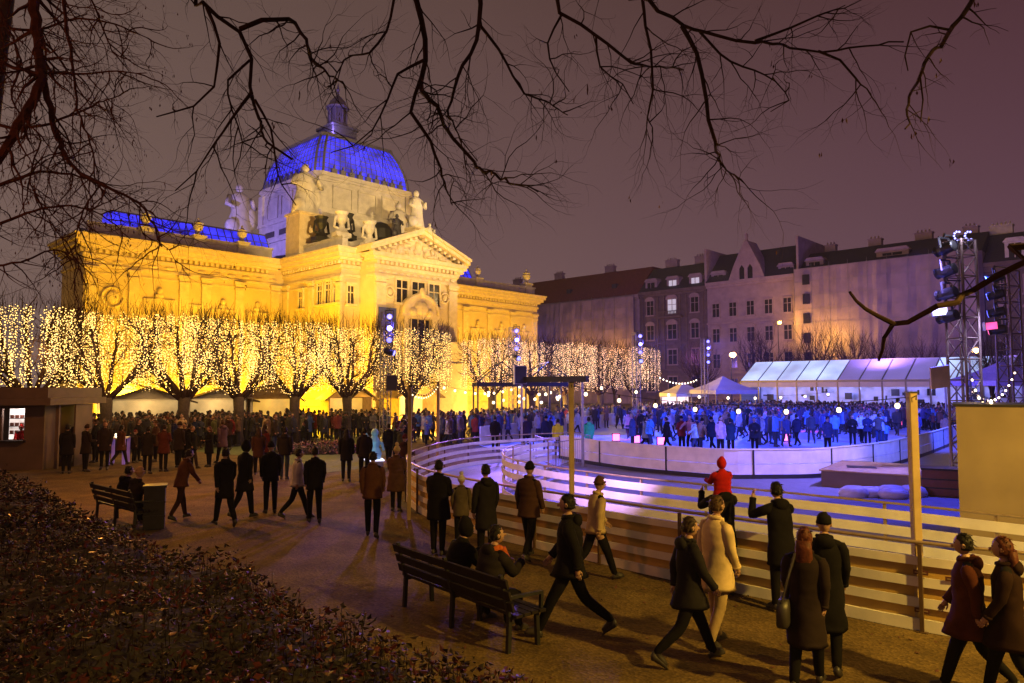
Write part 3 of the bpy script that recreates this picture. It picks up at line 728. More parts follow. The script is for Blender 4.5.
# long scaffolded block
o, ro, w = house('town_house', 'long block wrapped in pale scaffold sheeting below a dark roof', 3.9, 27.9, 20.9, 24.2, facade_mid, slate)
sheets(o, w - .2, .3, 21.0)
m = MB(); gx = 1.8
for k in range(6):
    m = MB(); m.box(gx - .5, gx + .5, -1.9, -1.62, 4.0 + k * 2.9, 5.5 + k * 2.9); m.build('sheet_opening', dark_window, o)
dormer(ro, 2.2, 21.2, 2.6, 1.2, yy=.7); dormer(ro, 13, 21.6, 4.2, .9, yy=.9)
for x, ww in ((3, 1.6), (9.5, 1.8), (16, 2.2), (21.8, 1.8)): chimney(ro, x, 5.5, 24.0, ww, 1.2)
# right block with small dormer house
o, ro, w = house('town_house', 'darker brown house with a small stone dormer behind the light towers', -22, 3.8, 19.2, 23.6, facade_dark, slate)
for kx in range(8):
    for z in (2.5, 6.8, 11, 15): hwin(o, 1.7 + kx * 3.2, z, 1.3, 2.2, arch=(z == 11))
dormer(ro, 3.4, 19.3, 2.2, 2.4, yy=.1, mt=pale_stone); dormer(ro, 10, 19.3, 2.2, 2.2, yy=.1)
for x in (1.2, 6.0): chimney(ro, x, 5.5, 23.4, 2.6, 1.4, pale_stone)
m = MB(); m.box(0, w, -.4, .01, 18.0, 18.4); m.box(0, w, -.3, .01, 9.7, 10.0); m.build('string_course', facade_dark, o)
# ------------------------------------------------------------------ branching
def rvec(r): 
    return V((r.gauss(0, 1), r.gauss(0, 1), r.gauss(0, 1))).normalized()
def grow(mb, p, d, length, rad, depth, r, up=0.0, wob=0.28, kids=3, ang=(30, 60), sides=5, tips=None, ratio=0.62):
    n = max(3, min(7, int(length / max(rad * 6, .08))))
    pts = [V(p)]; dd = V(d).normalized(); dirs = []
    for i in range(n):
        dd = (dd + rvec(r) * wob + V((0, 0, up))).normalized(); dirs.append(dd.copy())
        pts.append(pts[-1] + dd * (length / n))
    rs = [rad * (1 - .55 * i / n) for i in range(n + 1)]
    mb.tube(pts, rs, sides if depth > 0 else 3, cap=depth == 0)
    if depth <= 0:
        if tips is not None: tips.append(pts[-1])
        return
    for k in range(kids):
        i = min(n, 1 + int((k + r.random()) / kids * n))
        q = pts[i]; b = dirs[i - 1]
        side = b.cross(rvec(r)).normalized(); a = R(r.uniform(*ang))
        grow(mb, q, b * math.cos(a) + side * math.sin(a), length * ratio * r.uniform(.7, 1.2), rs[i] * .68, depth - 1, r, up, wob, kids, ang, max(3, sides - 1), tips, ratio)
    grow(mb, pts[-1], dd, length * ratio, rs[-1] * .95, depth - 1, r, up, wob, kids, ang, max(3, sides - 1), tips, ratio)

# ------------------------------------------------------------------ clipped plane trees hung with light curtains
ROW = PM.to_3x3()
def lit_tree_meshes(seed, W=5.0, D=2.5, z0=3.0, z1=6.7):
    r = random.Random(seed)
    t = MB(); t.tube([(0, 0, 0), (.04, .02, .8), (-.03, 0, 1.7), (0, 0, 2.5)], [.38, .29, .26, .30], 9)
    c = MB(); tips = []; limb_pts = []
    for k in range(9):
        a = k * .698 + r.uniform(-.3, .3)
        e = V((math.cos(a) * W * .46, math.sin(a) * D * .42, 0))
        pts = [V((0, 0, 2.3)), V((e.x * .4, e.y * .5, 3.0 + r.uniform(-.1, .3))), V((e.x * .8, e.y * .85, 4.2 + r.uniform(-.3, .3))), V((e.x, e.y, 5.7 + r.uniform(-.3, .3)))]
        pts = catmull(pts, .35); n = len(pts)
        pts = [p + rvec(r) * .05 for p in pts]
        t_r = [.125 * (1 - .75 * i / n) for i in range(n)]
        c.tube(pts, t_r, 6)
        for i in range(2, n):
            for q in range(5): limb_pts.append(pts[i] + rvec(r) * r.uniform(.08, .3))
        for i in range(3, n, 1):
            for q in range(2):
                dv = (pts[i] - V((0, 0, pts[i].z))).normalized() + rvec(r) * .9 + V((0, 0, .5))
                grow(c, pts[i], dv, r.uniform(.6, 1.1), .035, 1, r, up=.12, kids=3, sides=4)
    for k in range(150):    # last year's upright shoots above the clipped top
        p = V((r.uniform(-W / 2, W / 2), r.uniform(-D / 2, D / 2), z1 - r.uniform(.2, .9)))
        c.tube([p, p + V((r.gauss(0, .06), r.gauss(0, .06), .4)), p + V((r.gauss(0, .14), r.gauss(0, .14), r.uniform(.45, 1.0)))], [.012, .009, .005], 3)
    b = MB(); w = MB()
    for p in limb_pts: b.octa(p, r.uniform(.012, .03))
    for k in range(118):
        # strands hang on the outer faces of the clipped crown
        e = r.random()
        if e < .5: x, y = r.uniform(-W / 2, W / 2), -D / 2 + r.uniform(-.1, .25)
        elif e < .68: x, y = r.choice((-1, 1)) * W / 2 * r.uniform(.9, 1.02), r.uniform(-D / 2, D / 2)
        else: x, y = r.uniform(-W / 2, W / 2), r.uniform(-D / 2, D / 2)
        top = z1 - .25 * abs(x / (W / 2)) ** 3 - r.uniform(0, .25)
        low = z0 + r.uniform(-.3, .9) 
        z = top; px, py = x, y
        w.tube([(x, y, top), (x + r.gauss(0, .05), y, low)], [.006, .006], 3)
        while z > low:
            b.octa((px + r.gauss(0, .035), py + r.gauss(0, .035), z), r.uniform(.012, .032))
            z -= r.uniform(.10, .22); px += r.gauss(0, .012)
    return t.mesh('trunk', bark, True), c.mesh('crown', twig_mat), b.mesh('light_curtain', fairy), w.mesh('cable', dark_metal)
LT = [lit_tree_meshes(s) for s in (11, 12, 13)]
LTP = [m_[2].copy() for m_ in LT]
for m_ in LTP: m_.materials[0] = fairy_pink
def row_pt(px, A, B):
    k = (px - CX) / F / _ct
    # point on line A-B seen at column px
    d = B - A; t = (k * A.y - A.x) / (d.x - k * d.y); return A + d * t
RA, RB = V((-22.0, 33.0, 0)), V((-4.7, 46.8, 0)); RC, RD = V((-2.2, 53.0, 0)), V((12.2, 67.0, 0))
names = ['leftmost tall light-hung tree with trunk beside the kiosk', 'light-hung tree with wide forked limbs and thick trunk next to kiosk', 'light-hung tree with straight trunk, third in the left row', 'light-hung tree in the middle of the left row, by the market huts', 'light-hung tree standing in front of the yellow hut', 'light-hung tree just left of the light tower at the portico', 'light-hung tree at the end of the left row, before the portico door']
names2 = ['first light-hung tree right of the portico, behind the glass bar', 'second light-hung tree right of the portico', 'middle light-hung tree in the right-hand row', 'fourth light-hung tree of the right-hand row', 'last light-hung tree, far right end of its row by the far light tower']
short = ['leftmost tall clipped tree by the kiosk', 'wide forked tree next to the kiosk', 'third clipped tree of the left row', 'middle clipped tree of the left row', 'clipped tree before the yellow hut', 'clipped tree left of the portico light tower', 'clipped tree before the portico door']
short2 = ['first clipped tree right of the portico', 'second clipped tree right of the portico', 'middle clipped tree of the right-hand row', 'fourth clipped tree of the right-hand row', 'last clipped tree by the far light tower']
for i, (px, nm) in enumerate(zip((34, 108, 186, 240, 296, 348, 410), names)):
    p = row_pt(px, RA, RB); zs = 1.0 + .03 * ((i * 7) % 3 - 1)
    t = thing('plane_tree', nm, 'tree', p, PAV_A + (math.pi if i % 2 else 0), 'clipped plane trees hung with light curtains'); t.scale = (1, 1, 1.05)
    a, b, c, w = LT[i % 3]; obj('trunk', a, t); obj('crown', b, t)
    k = tag(obj('light_curtain', c, None, p + V((0, 0, .1)), PAV_A + (math.pi if i % 2 else 0)), 'light curtain on the ' + short[i], 'string lights', 'fairy light curtains on the clipped trees')
    obj('cable', w, k)
    light('POINT', 'curtain_glow', p + V((0, 0, 4.6)) - ROW @ V((0, 1.5, 0)), 260, (1.0, 0.58, 0.18), .6)
for i, (px, nm) in enumerate(zip((492, 532, 566, 600, 634), names2)):
    p = row_pt(px, RC, RD)
    t = thing('plane_tree', nm, 'tree', p, PAV_A + (math.pi if i % 2 else 0), 'clipped plane trees hung with light curtains'); t.scale = (1, 1, 1.04)
    a, b, c, w = LT[(i + 1) % 3]; c = LTP[(i + 1) % 3]; obj('trunk', a, t); obj('crown', b, t)
    k = tag(obj('light_curtain', c, None, p + V((0, 0, .1)), PAV_A + (math.pi if i % 2 else 0)), 'light curtain on the ' + short2[i], 'string lights', 'fairy light curtains on the clipped trees')
    obj('cable', w, k)
    light('POINT', 'curtain_glow', p + V((0, 0, 4.6)) - ROW @ V((0, 1.5, 0)), 260, (1.0, 0.58, 0.26), .6)

# ------------------------------------------------------------------ bare street trees before the far houses
def street_tree(seed, h=12.0):
    r = random.Random(seed); t = MB(); c = MB()
    t.tube([(0, 0, 0), (.05, 0, h * .15), (0, .08, h * .3)], [.32, .25, .22], 7)
    for k in range(7):
        a = k * 2.4; z = h * (.2 + .1 * k / 6)
        grow(c, (0, .05, z), (math.cos(a) * .45, math.sin(a) * .45, 1), h * .33, .15, 3, r, up=.10, wob=.18, kids=4, ang=(22, 45), sides=5, ratio=.6)
    return t.mesh('trunk', bark, True), c.mesh('crown', twig_mat)
ST = [street_tree(21), street_tree(22)]
for i, (px, Y, sc, lb) in enumerate(((560, 100, .8, 'bare tree above the right-hand light curtains, orange lit'), (614, 104, .75, 'bare tree at the end of the red roofed house'), (700, 92, .8, 'thin bare tree left of the gabled house'), (757, 92, .98, 'bare tree left of the yellow street lamp'), (815, 95, 1.06, 'tall bare tree right of the yellow street lamp'), (792, 99, .85, 'slim bare tree close to the yellow street lamp'), (852, 90, .95, 'bare tree before the middle of the scaffolded block'), (884, 86, .86, 'bare tree above the marquee roof, left of the tall tower'), (925, 84, .8, 'bare tree behind the tilted floodlight panel'), (990, 66, .75, 'bare tree between the two right-hand light towers'))):
    p = xg(px, Y)
    t = thing('street_tree', lb, 'tree', p, i * 1.3, 'bare street trees before the houses'); t.scale = (sc, sc, sc)
    obj('trunk', ST[i % 2][0], t); obj('crown', ST[i % 2][1], t)

# ------------------------------------------------------------------ near trees whose boughs hang into the view
def near_tree(label, trunk_pts, trunk_r, boughs, seed, leafy=60, twigs=(.55, 2), tw_r=.006, sway=.25):
    r = random.Random(seed)
    t = thing('bare_tree', label, 'tree', (trunk_pts[0][0], trunk_pts[0][1], 0)); base = V((trunk_pts[0][0], trunk_pts[0][1], 0))
    m = MB(); m.tube(catmull([V(p) - base for p in trunk_pts], .5), list(np.interp(np.linspace(0, 1, len(catmull([V(p) for p in trunk_pts], .5))), np.linspace(0, 1, len(trunk_r)), trunk_r)), 10)
    m.build('trunk', bark, t, True)
    spots = []
    c = MB()
    for (pts, r0, r1, dens) in boughs:
        pts = catmull([V(p) - base for p in pts], .12); n = len(pts)
        pts = [p + rvec(r) * min(.018, r0 * .6) * (0 if i < 2 else 1) for i, p in enumerate(pts)]
        rs = [1.0 * (r0 + (r1 - r0) * (i / (n - 1)) ** .8) for i in range(n)]
        c.tube(pts, rs, 6)
        if dens <= 0: continue
        i = 2
        while i < n - 1:
            d = (pts[i + 1] - pts[i]).normalized()
            sd = d.cross(rvec(r)).normalized(); a = R(r.uniform(35, 70))
            dv = d * math.cos(a) + sd * math.sin(a) + V((0, 0, -.12))
            tips = []
            grow(c, pts[i], dv, r.uniform(.5, 1.15) * twigs[0], max(tw_r, rs[i] * .42), twigs[1], r, up=-.03, wob=sway, kids=2, ang=(28, 62), sides=4, tips=tips, ratio=.66)
            spots += tips
            i += max(1, int(r.uniform(.5, 1.3) / dens)) if seed != 32 else 1
    c.build('bough', twig_warm_lit if seed == 32 else twig_mat, t)
    lv = MB(); r.shuffle(spots)
    for p in spots[:leafy]:
        for q in range(r.randint(1, 4)):
            o = p + V((r.gauss(0, .012), r.gauss(0, .012), -r.uniform(0, .07)))
            a = rvec(r) * r.uniform(.012, .024); b = a.cross(rvec(r)).normalized() * r.uniform(.006, .011); dn = V((0, 0, -r.uniform(.03, .06)))
            lv.add([o, o + b + dn * .5, o + dn + a * .5, o - b + dn * .5], [(0, 1, 2, 3)])
    if leafy: lv.build('dead_leaf', dead_leaf, t)['kind'] = 'stuff'
    return t
def PX(Y, *pp):   # traced points at depth Y with their own gentle depth drift
    return [yp(x, y, Y + (i * .07 if Y < 7 else i * .12) * (1 if (x + y) % 2 else -.6)) for i, (x, y) in enumerate(pp)]
top = V((1.6, -2.2, 7.4))
A1 = [(1.3, -2.6, 7.2), (-.6, 1.5, 7.7)]
near_tree('bare tree arching overhead, its boughs hanging across the middle of the sky', [(1.4, -3.4, 0), (1.5, -3.3, 2.5), (1.35, -3.0, 5), (1.3, -2.6, 7.2)], [.30, .24, .2, .17], [
    (A1 + PX(5.3, (195, -40), (203, 4), (219, 18), (242, 31), (250, 59), (251, 86), (258, 117), (268, 140), (290, 160)), .07, .008, .8),
    (PX(5.4, (240, 29), (262, 20), (289, 20), (305, 39), (312, 59), (326, 72), (345, 84)), .020, .005, .9),
    (PX(5.3, (207, 8), (219, 43), (213, 86), (195, 106), (156, 117)), .016, .005, .6),
    (PX(5.2, (252, 92), (232, 118), (214, 146), (196, 172), (176, 190)), .014, .004, .7),
    (PX(5.4, (255, 100), (270, 128), (276, 160), (282, 185), (296, 205)), .012, .004, .7),
    (PX(5.3, (250, 60), (228, 80), (232, 110), (243, 142), (235, 172)), .010, .004, .6),
    ([(-.6, 1.5, 7.7)] + PX(5.6, (410, -50), (418, 0), (427, 38), (421, 82), (436, 108), (455, 138), (474, 163), (500, 178), (537, 190)), .055, .006, .85),
    (PX(5.6, (421, 78), (412, 112), (430, 140), (440, 168), (447, 190), (452, 206)), .018, .004, 1.0),
    (PX(5.6, (424, 60), (398, 75), (388, 100), (372, 130), (352, 146), (330, 152)), .014, .004, .7),
    (PX(5.7, (478, -30), (480, 6), (476, 40), (458, 78), (449, 110), (462, 140), (478, 160)), .024, .004, .9),
    (PX(5.7, (479, 24), (499, 50), (512, 76), (524, 94), (545, 100), (568, 116)), .014, .004, .7),
    (PX(5.5, (398, -20), (386, 31), (370, 52), (345, 60), (330, 90)), .014, .004, .6),
    ([(1.3, -2.6, 7.2), (1.2, 1.8, 7.9)] + PX(5.8, (630, -50), (650, 0), (682, 25), (718, 36), (757, 41), (788, 47), (820, 51), (850, 47), (877, 44), (904, 41)), .065, .007, .45),
    (PX(5.8, (682, 26), (696, 52), (701, 75), (706, 100), (707, 119), (714, 142), (722, 163), (734, 176), (745, 183)), .020, .005, .8),
    (PX(5.9, (755, 41), (790, 28), (818, 16), (846, 5)), .013, .004, .8),
    (PX(5.8, (818, 51), (840, 60), (856, 78), (871, 94)), .012, .004, .5),
    (PX(5.8, (700, 32), (730, 62), (765, 74), (790, 100), (770, 112)), .012, .004, .7),
    (PX(5.7, (640, -20), (646, 26), (650, 50), (654, 90), (648, 112), (653, 132)), .016, .004, .7),
    (PX(5.7, (556, -20), (560, 12), (581, 25), (606, 44), (631, 63), (655, 66), (684, 70)), .018, .005, .9),
    (PX(5.7, (562, 14), (548, 44), (556, 74), (570, 92)), .012, .004, .8),
    (PX(5.7, (596, 36), (600, 66), (622, 84), (634, 104)), .010, .004, .7),
], 31, leafy=70, twigs=(.40, 2), tw_r=.0060, sway=.34)
near_tree('bare tree at the left edge with a dense mass of reddish lit twigs', [(-8.6, 11.6, 0), (-8.55, 11.6, 2.5), (-8.6, 11.5, 5), (-8.0, 10.8, 7), (-7.2, 10.0, 9.3)], [.2, .17, .15, .12, .09], [
    ([(-7.4, 10.2, 8.8)] + PX(9.2, (25, -40), (33, 0), (38, 47), (42, 78), (34, 98), (23, 117), (0, 156), (-30, 190)), .085, .05, .9),
    (PX(9.1, (43, 78), (50, 108), (59, 140), (74, 168), (105, 187), (137, 203), (154, 226), (162, 248)), .045, .010, .55),
    (PX(9.2, (60, -40), (66, 20), (72, 60), (78, 110), (92, 150), (96, 190)), .03, .008, 1.1),
    (PX(9.3, (-30, 50), (0, 62), (39, 73), (94, 74), (118, 70), (146, 74)), .035, .006, 1.0),
    (PX(9.4, (-30, 200), (10, 180), (50, 172), (90, 180), (112, 205)), .03, .006, 1.2),
    (PX(9.6, (-30, 240), (20, 215), (60, 206), (100, 214), (130, 240)), .025, .006, 1.2),
    (PX(9.6, (-30, 120), (20, 128), (60, 120), (95, 104), (128, 92)), .028, .006, 1.2),
    (PX(9.8, (-20, 20), (30, 30), (80, 18), (130, 30), (155, 42)), .025, .006, 1.1),
    (PX(9.7, (-30, 270), (20, 262), (55, 250), (80, 260)), .02, .006, 1.2),
    (PX(9.5, (80, -30), (100, 20), (112, 50), (130, 60)), .02, .006, 1.0),
    (PX(9.2, (100, 185), (84, 210), (75, 240), (78, 268), (70, 290)), .012, .005, .6),
    (PX(9.5, (-10, -20), (5, 20), (20, 60), (12, 100), (40, 140), (30, 180), (55, 230)), .02, .006, 1.2),
    (PX(9.2, (140, 206), (142, 232), (170, 250), (178, 272)), .010, .004, .5),
], 32, leafy=700, twigs=(.60, 2), tw_r=.010, sway=.32)
near_tree('bare tree right of the frame reaching in with two short boughs', [(5.0, 2.2, 0), (5.0, 2.3, 2.5), (4.7, 2.6, 5), (4.2, 3.0, 7.2)], [.22, .17, .13, .08], [
    ([(4.2, 3.0, 7.2)] + PX(5.0, (985, -40), (971, 0), (955, 25), (940, 45), (927, 63), (911, 98), (908, 128)), .035, .006, .35),
    (PX(5.0, (950, 30), (930, 26), (910, 32), (905, 55), (908, 70)), .010, .004, .5),
    (PX(5.0, (920, 76), (923, 100), (920, 122)), .007, .004, .4),
    ([(4.95, 2.4, 3.2)] + PX(4.0, (1060, 240), (1024, 262), (975, 290), (940, 308), (893, 324)), .042, .014, 0),
    (PX(4.0, (894, 324), (878, 316), (866, 310), (856, 302), (849, 291)), .014, .008, 0),
    (PX(4.0, (893, 324), (884, 338), (881, 350), (878, 361)), .013, .008, 0),
], 33, leafy=10, twigs=(.3, 1), tw_r=.004)

# ------------------------------------------------------------------ hedge of low red-leaved shrubs
hp = [gp(x, y, .85) for x, y in ((-160, 452), (-60, 455), (0, 463), (50, 478), (92, 498), (170, 530), (262, 546), (330, 584), (420, 618), (545, 655), (640, 690))]
hp = [(p.x, p.y) for p in hp] + [(2.2, 4.6), (-12, 4.6), (-24, 10)]
def inside(x, y, poly):
    c = False; j = len(poly) - 1
    for i in range(len(poly)):
        xi, yi = poly[i][:2]; xj, yj = poly[j][:2]
        if (yi > y) != (yj > y) and x < (xj - xi) * (y - yi) / (yj - yi) + xi: c = not c
        j = i
    return c
def edge_dist(x, y, poly):
    best = 9; n = len(poly)
    for i in range(n):
        ax_, ay_ = poly[i][:2]; bx_, by_ = poly[(i + 1) % n][:2]
        dx, dy = bx_ - ax_, by_ - ay_; t = max(0, min(1, ((x - ax_) * dx + (y - ay_) * dy) / (dx * dx + dy * dy)))
        best = min(best, math.hypot(x - ax_ - t * dx, y - ay_ - t * dy))
    return best
def hz(x, y):
    e = min(1, edge_dist(x, y, hp) / .55)
    n = noise.noise(V((x * .9, y * .9, 0))) * .22 + noise.noise(V((x * 2.6, y * 2.6, 3))) * .13
    return max(.12, (.86 + n) * (e ** .45))
r = random.Random(77)
hb = MB(); lv = MB()
g = .3; xs_ = np.arange(-26, 3, g); ys_ = np.arange(4.4, 24, g); idx = {}
for a in xs_:
    for b in ys_:
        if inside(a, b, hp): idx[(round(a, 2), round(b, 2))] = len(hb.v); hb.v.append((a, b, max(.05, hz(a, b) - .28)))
for a in xs_:
    for b in ys_:
        q = [idx.get((round(a + i * g, 2), round(b + j * g, 2))) for i, j in ((0, 0), (1, 0), (1, 1), (0, 1))]
        if None not in q: hb.f.append(tuple(q)); hb.m.append(0)
cnt = 0
while cnt < 26000:
    # denser near the camera, where single leaves show
    x = r.uniform(-22, 2.6); y = 4.8 + 17 * r.random() ** 1.7
    if abs(x) > y * .95 + 1 or not inside(x, y, hp): continue
    cnt += 1
    z = hz(x, y) - abs(r.gauss(0, .12)) + (r.random() < .06) * r.uniform(0, .16)
    u = V((r.gauss(0, 1), r.gauss(0, 1), r.gauss(.15, .5))).normalized(); w_ = u.cross(V((r.gauss(0, .7), r.gauss(0, .7), 1))).normalized()
    l = r.uniform(.045, .10) * (1 if y < 12 else 1.35); w2 = l * r.uniform(.22, .34)
    p = V((x, y, z)); nrm = u.cross(w_) * l * .16
    mi = 0 if r.random() < .58 else (1 if r.random() < .92 else 2)
    lv.add([p, p + u * l * .5 + w_ * w2 + nrm, p + u * l, p + u * l * .5 - w_ * w2 + nrm], [(0, 1, 2), (0, 2, 3)], mi)
    if cnt % 9 == 0: lv.tube([(x, y, max(0, z - .35)), (x + r.gauss(0, .04), y, z + .03)], [.006, .003], 3, 0)
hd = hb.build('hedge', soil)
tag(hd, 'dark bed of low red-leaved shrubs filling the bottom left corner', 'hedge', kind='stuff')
lf = lv.build('foliage', [leaf_a, leaf_b, leaf_glint], hd); lf['kind'] = 'stuff'
# flower bed on the lawn
fb = MB(); core = MB()
c0 = gp(322, 452); 
for k in range(1500):
    a = r.random() * 6.283; q = r.random() ** .5
    x = c0.x + math.cos(a) * q * 2.2; y = c0.y + math.sin(a) * q * 1.7; z = .12 + .38 * (1 - q * q) * r.uniform(.6, 1.1)
    u = rvec(r) * r.uniform(.05, .11); w_ = u.cross(rvec(r)).normalized() * .035
    fb.add([(x, y, z), V((x, y, z)) + u + w_, V((x, y, z)) + u * 2, V((x, y, z)) + u - w_], [(0, 1, 2, 3)], 0 if r.random() < .5 else 1)
core.ell((c0.x, c0.y, .05), (2.1, 1.6, .36), 16, 8)
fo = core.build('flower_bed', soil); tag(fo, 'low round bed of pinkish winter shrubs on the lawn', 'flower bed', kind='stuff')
fb.build('foliage', [mat('bed_leaf_pink', (0.22, 0.09, 0.12), 0.5), leaf_a], fo)['kind'] = 'stuff'

# fallen leaves on the path
fl = MB()
for k in range(900):
    x = r.uniform(-9, 7); y = r.uniform(6, 22)
    if inside(x, y, hp) or (y < 9.4 + max(0, x) * -.1 and x > 6): continue
    u = V((r.gauss(0, 1), r.gauss(0, 1), r.gauss(0, .25))).normalized() * r.uniform(.02, .045); w_ = u.cross(V((0, 0, 1))) * .5
    p = V((x, y, .012)); fl.add([p, p + u + w_, p + u * 2 + V((0, 0, .008)), p + u - w_], [(0, 1, 2, 3)])
tag(fl.build('fallen_leaves', dead_leaf), 'fallen brown leaves scattered over the gravel path', 'leaves', kind='stuff')
# ------------------------------------------------------------------ fences
def fence(name, label, path, boards, railz, rail_r, post_step, backing=None, post_mat=brown_metal, post_off=0.06, kick=None, plaques=False):
    base = V((path[0].x, path[0].y, 0))
    t = thing(name, label, 'fence', base)
    P = [p - base for p in path]
    P = [V((p.x, p.y, 0)) for p in P]
    m = MB(); m.tube([p + V((0, 0, railz)) for p in P], rail_r, 6); m.build('top_rail', rail_metal, t, True)
    for (z0, z1) in boards:
        m = MB(); sweep(m, P, z0, z1, .024, 0.0); m.build('board', white_board, t)
    if kick:
        m = MB(); sweep(m, P, kick[0], kick[1], .05, .012); m.build('kick_board', white_board, t)
    if backing:
        kx = min(range(len(P)), key=lambda i: P[i].x); m = MB(); sweep(m, P[kx + 6:], backing[0], backing[1], .012, -.045); m.build('backing_panel', plywood, t)
    acc = 0; last = -9; k = 0
    for i in range(1, len(P)):
        acc += (P[i] - P[i - 1]).length
        if acc - last >= post_step:
            last = acc; d = (P[i] - P[i - 1]).normalized(); nrm = V((d.y, -d.x, 0)); q = P[i] + nrm * post_off
            m = MB(); m.obox(q + V((0, 0, railz / 2 - .01)), (.045, .045, railz - .02), d, nrm, (0, 0, 1))
            m.obox(q + V((0, 0, .008)), (.14, .10, .016), d, nrm, (0, 0, 1)); m.build('post', post_mat, t)
            k += 1
    return t
# the outer path runs from right to left, so the visitors' side is its left-hand side: offsets below are negative-sided
outr = [p for p in outp[::-1]]
fence('lane_fence', 'outer white board fence with plywood gaps and brown posts along the gravel path', outr, ((.30, .42), (.56, .68), (.83, .94)), 1.12, .024, 1.55, backing=(.14, .93), post_mat=brown_metal, kick=(.01, .16), post_off=.05)
innr = [p for p in innp[::-1]]
fence('lane_fence', 'inner white slatted fence curving between skating lane and rink', innr, ((.06, .20), (.34, .50), (.62, .78), (.88, 1.04)), 1.15, .022, 1.5, post_mat=rail_metal, post_off=-.035)
# small plaques fixed on the fence's plywood strips
for (px, py, lb) in ((895, 572, 'upper dark red plaque left of the square pole'), (938, 579, 'upper dark red plaque right of the square pole'), (897, 610, 'lower dark red plaque left of the square pole'), (941, 618, 'lower dark red plaque right of the square pole')):
    # find the fence point at that column
    best = min(outp, key=lambda p: abs(CX + F * _ct * p.x / max(p.y, .1) - px) + (50 if p.y > 14 else 0))
    i = outp.index(best); d = (outp[i + 1] - outp[i - 1]).normalized(); n = V((d.y, -d.x, 0)); n = n if n.y < 0 else -n
    dr = ray(px, py); s = best.y / dr.y; z = CAMH + dr.z * s
    m = MB(); m.obox((0, 0, 0), (.17, .012, .055), d, n, (0, 0, 1)); m.obox(n * .009, (.13, .004, .014), d, n, (0, 0, 1), 1)
    o = m.build('plaque', [plaque_red, rail_metal]); o.location = V((best.x, best.y, z)) + n * .034
    tag(o, lb + ' on the fence', 'plaque', 'plaques on the lane fence')
# rink boards
rb = thing('rink_barrier', 'curved white rink barrier of joined panels with dark seams', 'barrier', (rinkp[0].x, rinkp[0].y, 0))
base = V((rinkp[0].x, rinkp[0].y, 0)); P = [V((p.x - base.x, p.y - base.y, 0)) for p in rinkp]
seg = 6
for i in range(0, len(P) - 1, seg):
    q = P[i:i + seg + 1]
    if len(q) < 2: break
    d0 = (q[1] - q[0]).normalized() * .03; d1 = (q[-1] - q[-2]).normalized() * .03
    q = [q[0] + d0] + q[1:-1] + [q[-1] - d1]
    for (z0, z1) in ((.16, .50), (.52, .98)):
        m = MB(); sweep(m, q, z0, z1, .05); m.build('barrier_panel', white_board, rb)
    d = (P[min(i + 1, len(P) - 1)] - P[i]).normalized(); n = V((d.y, -d.x, 0))
    m = MB(); m.obox(P[i] + V((0, 0, .5)), (.055, .10, .99), d, n, (0, 0, 1)); m.build('post', dark_metal, rb)
m = MB(); sweep(m, P, .985, 1.03, .09); m.build('cap_rail', white_board, rb)
m = MB(); sweep(m, P, .0, .15, .04, .01); m.build('kick_strip', dark_metal, rb)
lb_ = catmull(LEFTB + [V((14, 74, 0))], 1.0); base = V((lb_[0].x, lb_[0].y, 0)); P = [V((p.x - base.x, p.y - base.y, 0)) for p in lb_]
lb = thing('rink_barrier', 'straight icy white barrier on the far left side of the rink', 'barrier', base)
for i in range(0, len(P) - 1, 3):
    m = MB(); sweep(m, P[i:i + 4], .05, 1.0, .05); m.build('barrier_panel', white_board, lb)
m = MB(); sweep(m, P, 1.0, 1.05, .09); m.build('cap_rail', white_board, lb)
# crowd-control gates between lane and rink
def gate(label, a, b):
    a = V((a.x, a.y, 0)); b = V((b.x, b.y, 0)); t = thing('crowd_barrier', label, 'barrier', a, 0, 'steel crowd barriers at the rink entrance'); d = b - a
    m = MB(); m.tube([(0, 0, .15), (0, 0, 1.08), d + V((0, 0, 1.08)), d + V((0, 0, .15)), (0, 0, .15)], .02, 6); m.build('frame', alu, t)
    n = int(d.length / .16)
    m = MB()
    for k in range(1, n): m.bar(d * (k / n) + V((0, 0, .16)), d * (k / n) + V((0, 0, 1.07)), .014, .014)
    m.build('bar', alu, t)
    s = d.normalized().cross(V((0, 0, 1)))
    for e in (.12, .88):
        m = MB(); m.bar(d * e - s * .28 + V((0, 0, .02)), d * e + s * .28 + V((0, 0, .02)), .04, .03); m.bar(d * e + V((0, 0, .03)), d * e + V((0, 0, .16)), .03, .03); m.build('foot', alu, t)
gate('steel crowd barrier nearest the slatted fence end, by the rink gate', gp(536, 462), gp(556, 470)); gate('steel crowd barrier under the square yellow pole, by the rink gate', gp(556, 471), gp(584, 466)); gate('steel crowd barrier touching the corner of the rink panels', gp(560, 456), gp(590, 461))

# ------------------------------------------------------------------ poles, beam and festoon lights
def pole(label, x, y, h, w, mt=pole_wood):
    t = thing('pole', label, 'pole', (x, y, 0))
    m = MB(); m.prism([(-w / 2 + .01, -w / 2), (w / 2 - .01, -w / 2), (w / 2, -w / 2 + .01), (w / 2, w / 2 - .01), (w / 2 - .01, w / 2), (-w / 2 + .01, w / 2), (-w / 2, w / 2 - .01), (-w / 2, -w / 2 + .01)], 0, h); m.build('shaft', mt, t)
    m = MB(); m.box(-w / 2 - .01, w / 2 + .01, -w / 2 - .01, w / 2 + .01, h, h + .02); m.build('end_cap', dark_metal, t)
    m = MB(); m.tube([(0, -w / 2, h - .05), (0, -w / 2 - .06, h - .03), (0, -w / 2 - .05, h - .09)], .008, 5); m.build('hook', dark_metal, t)
    return V((x, y, h - .05))
pR = gp(919, 629); hR = pole('tall square wooden pole in front of the plywood fence at right', pR.x, pR.y - .02, yp(908, 393, pR.y).z, .105)
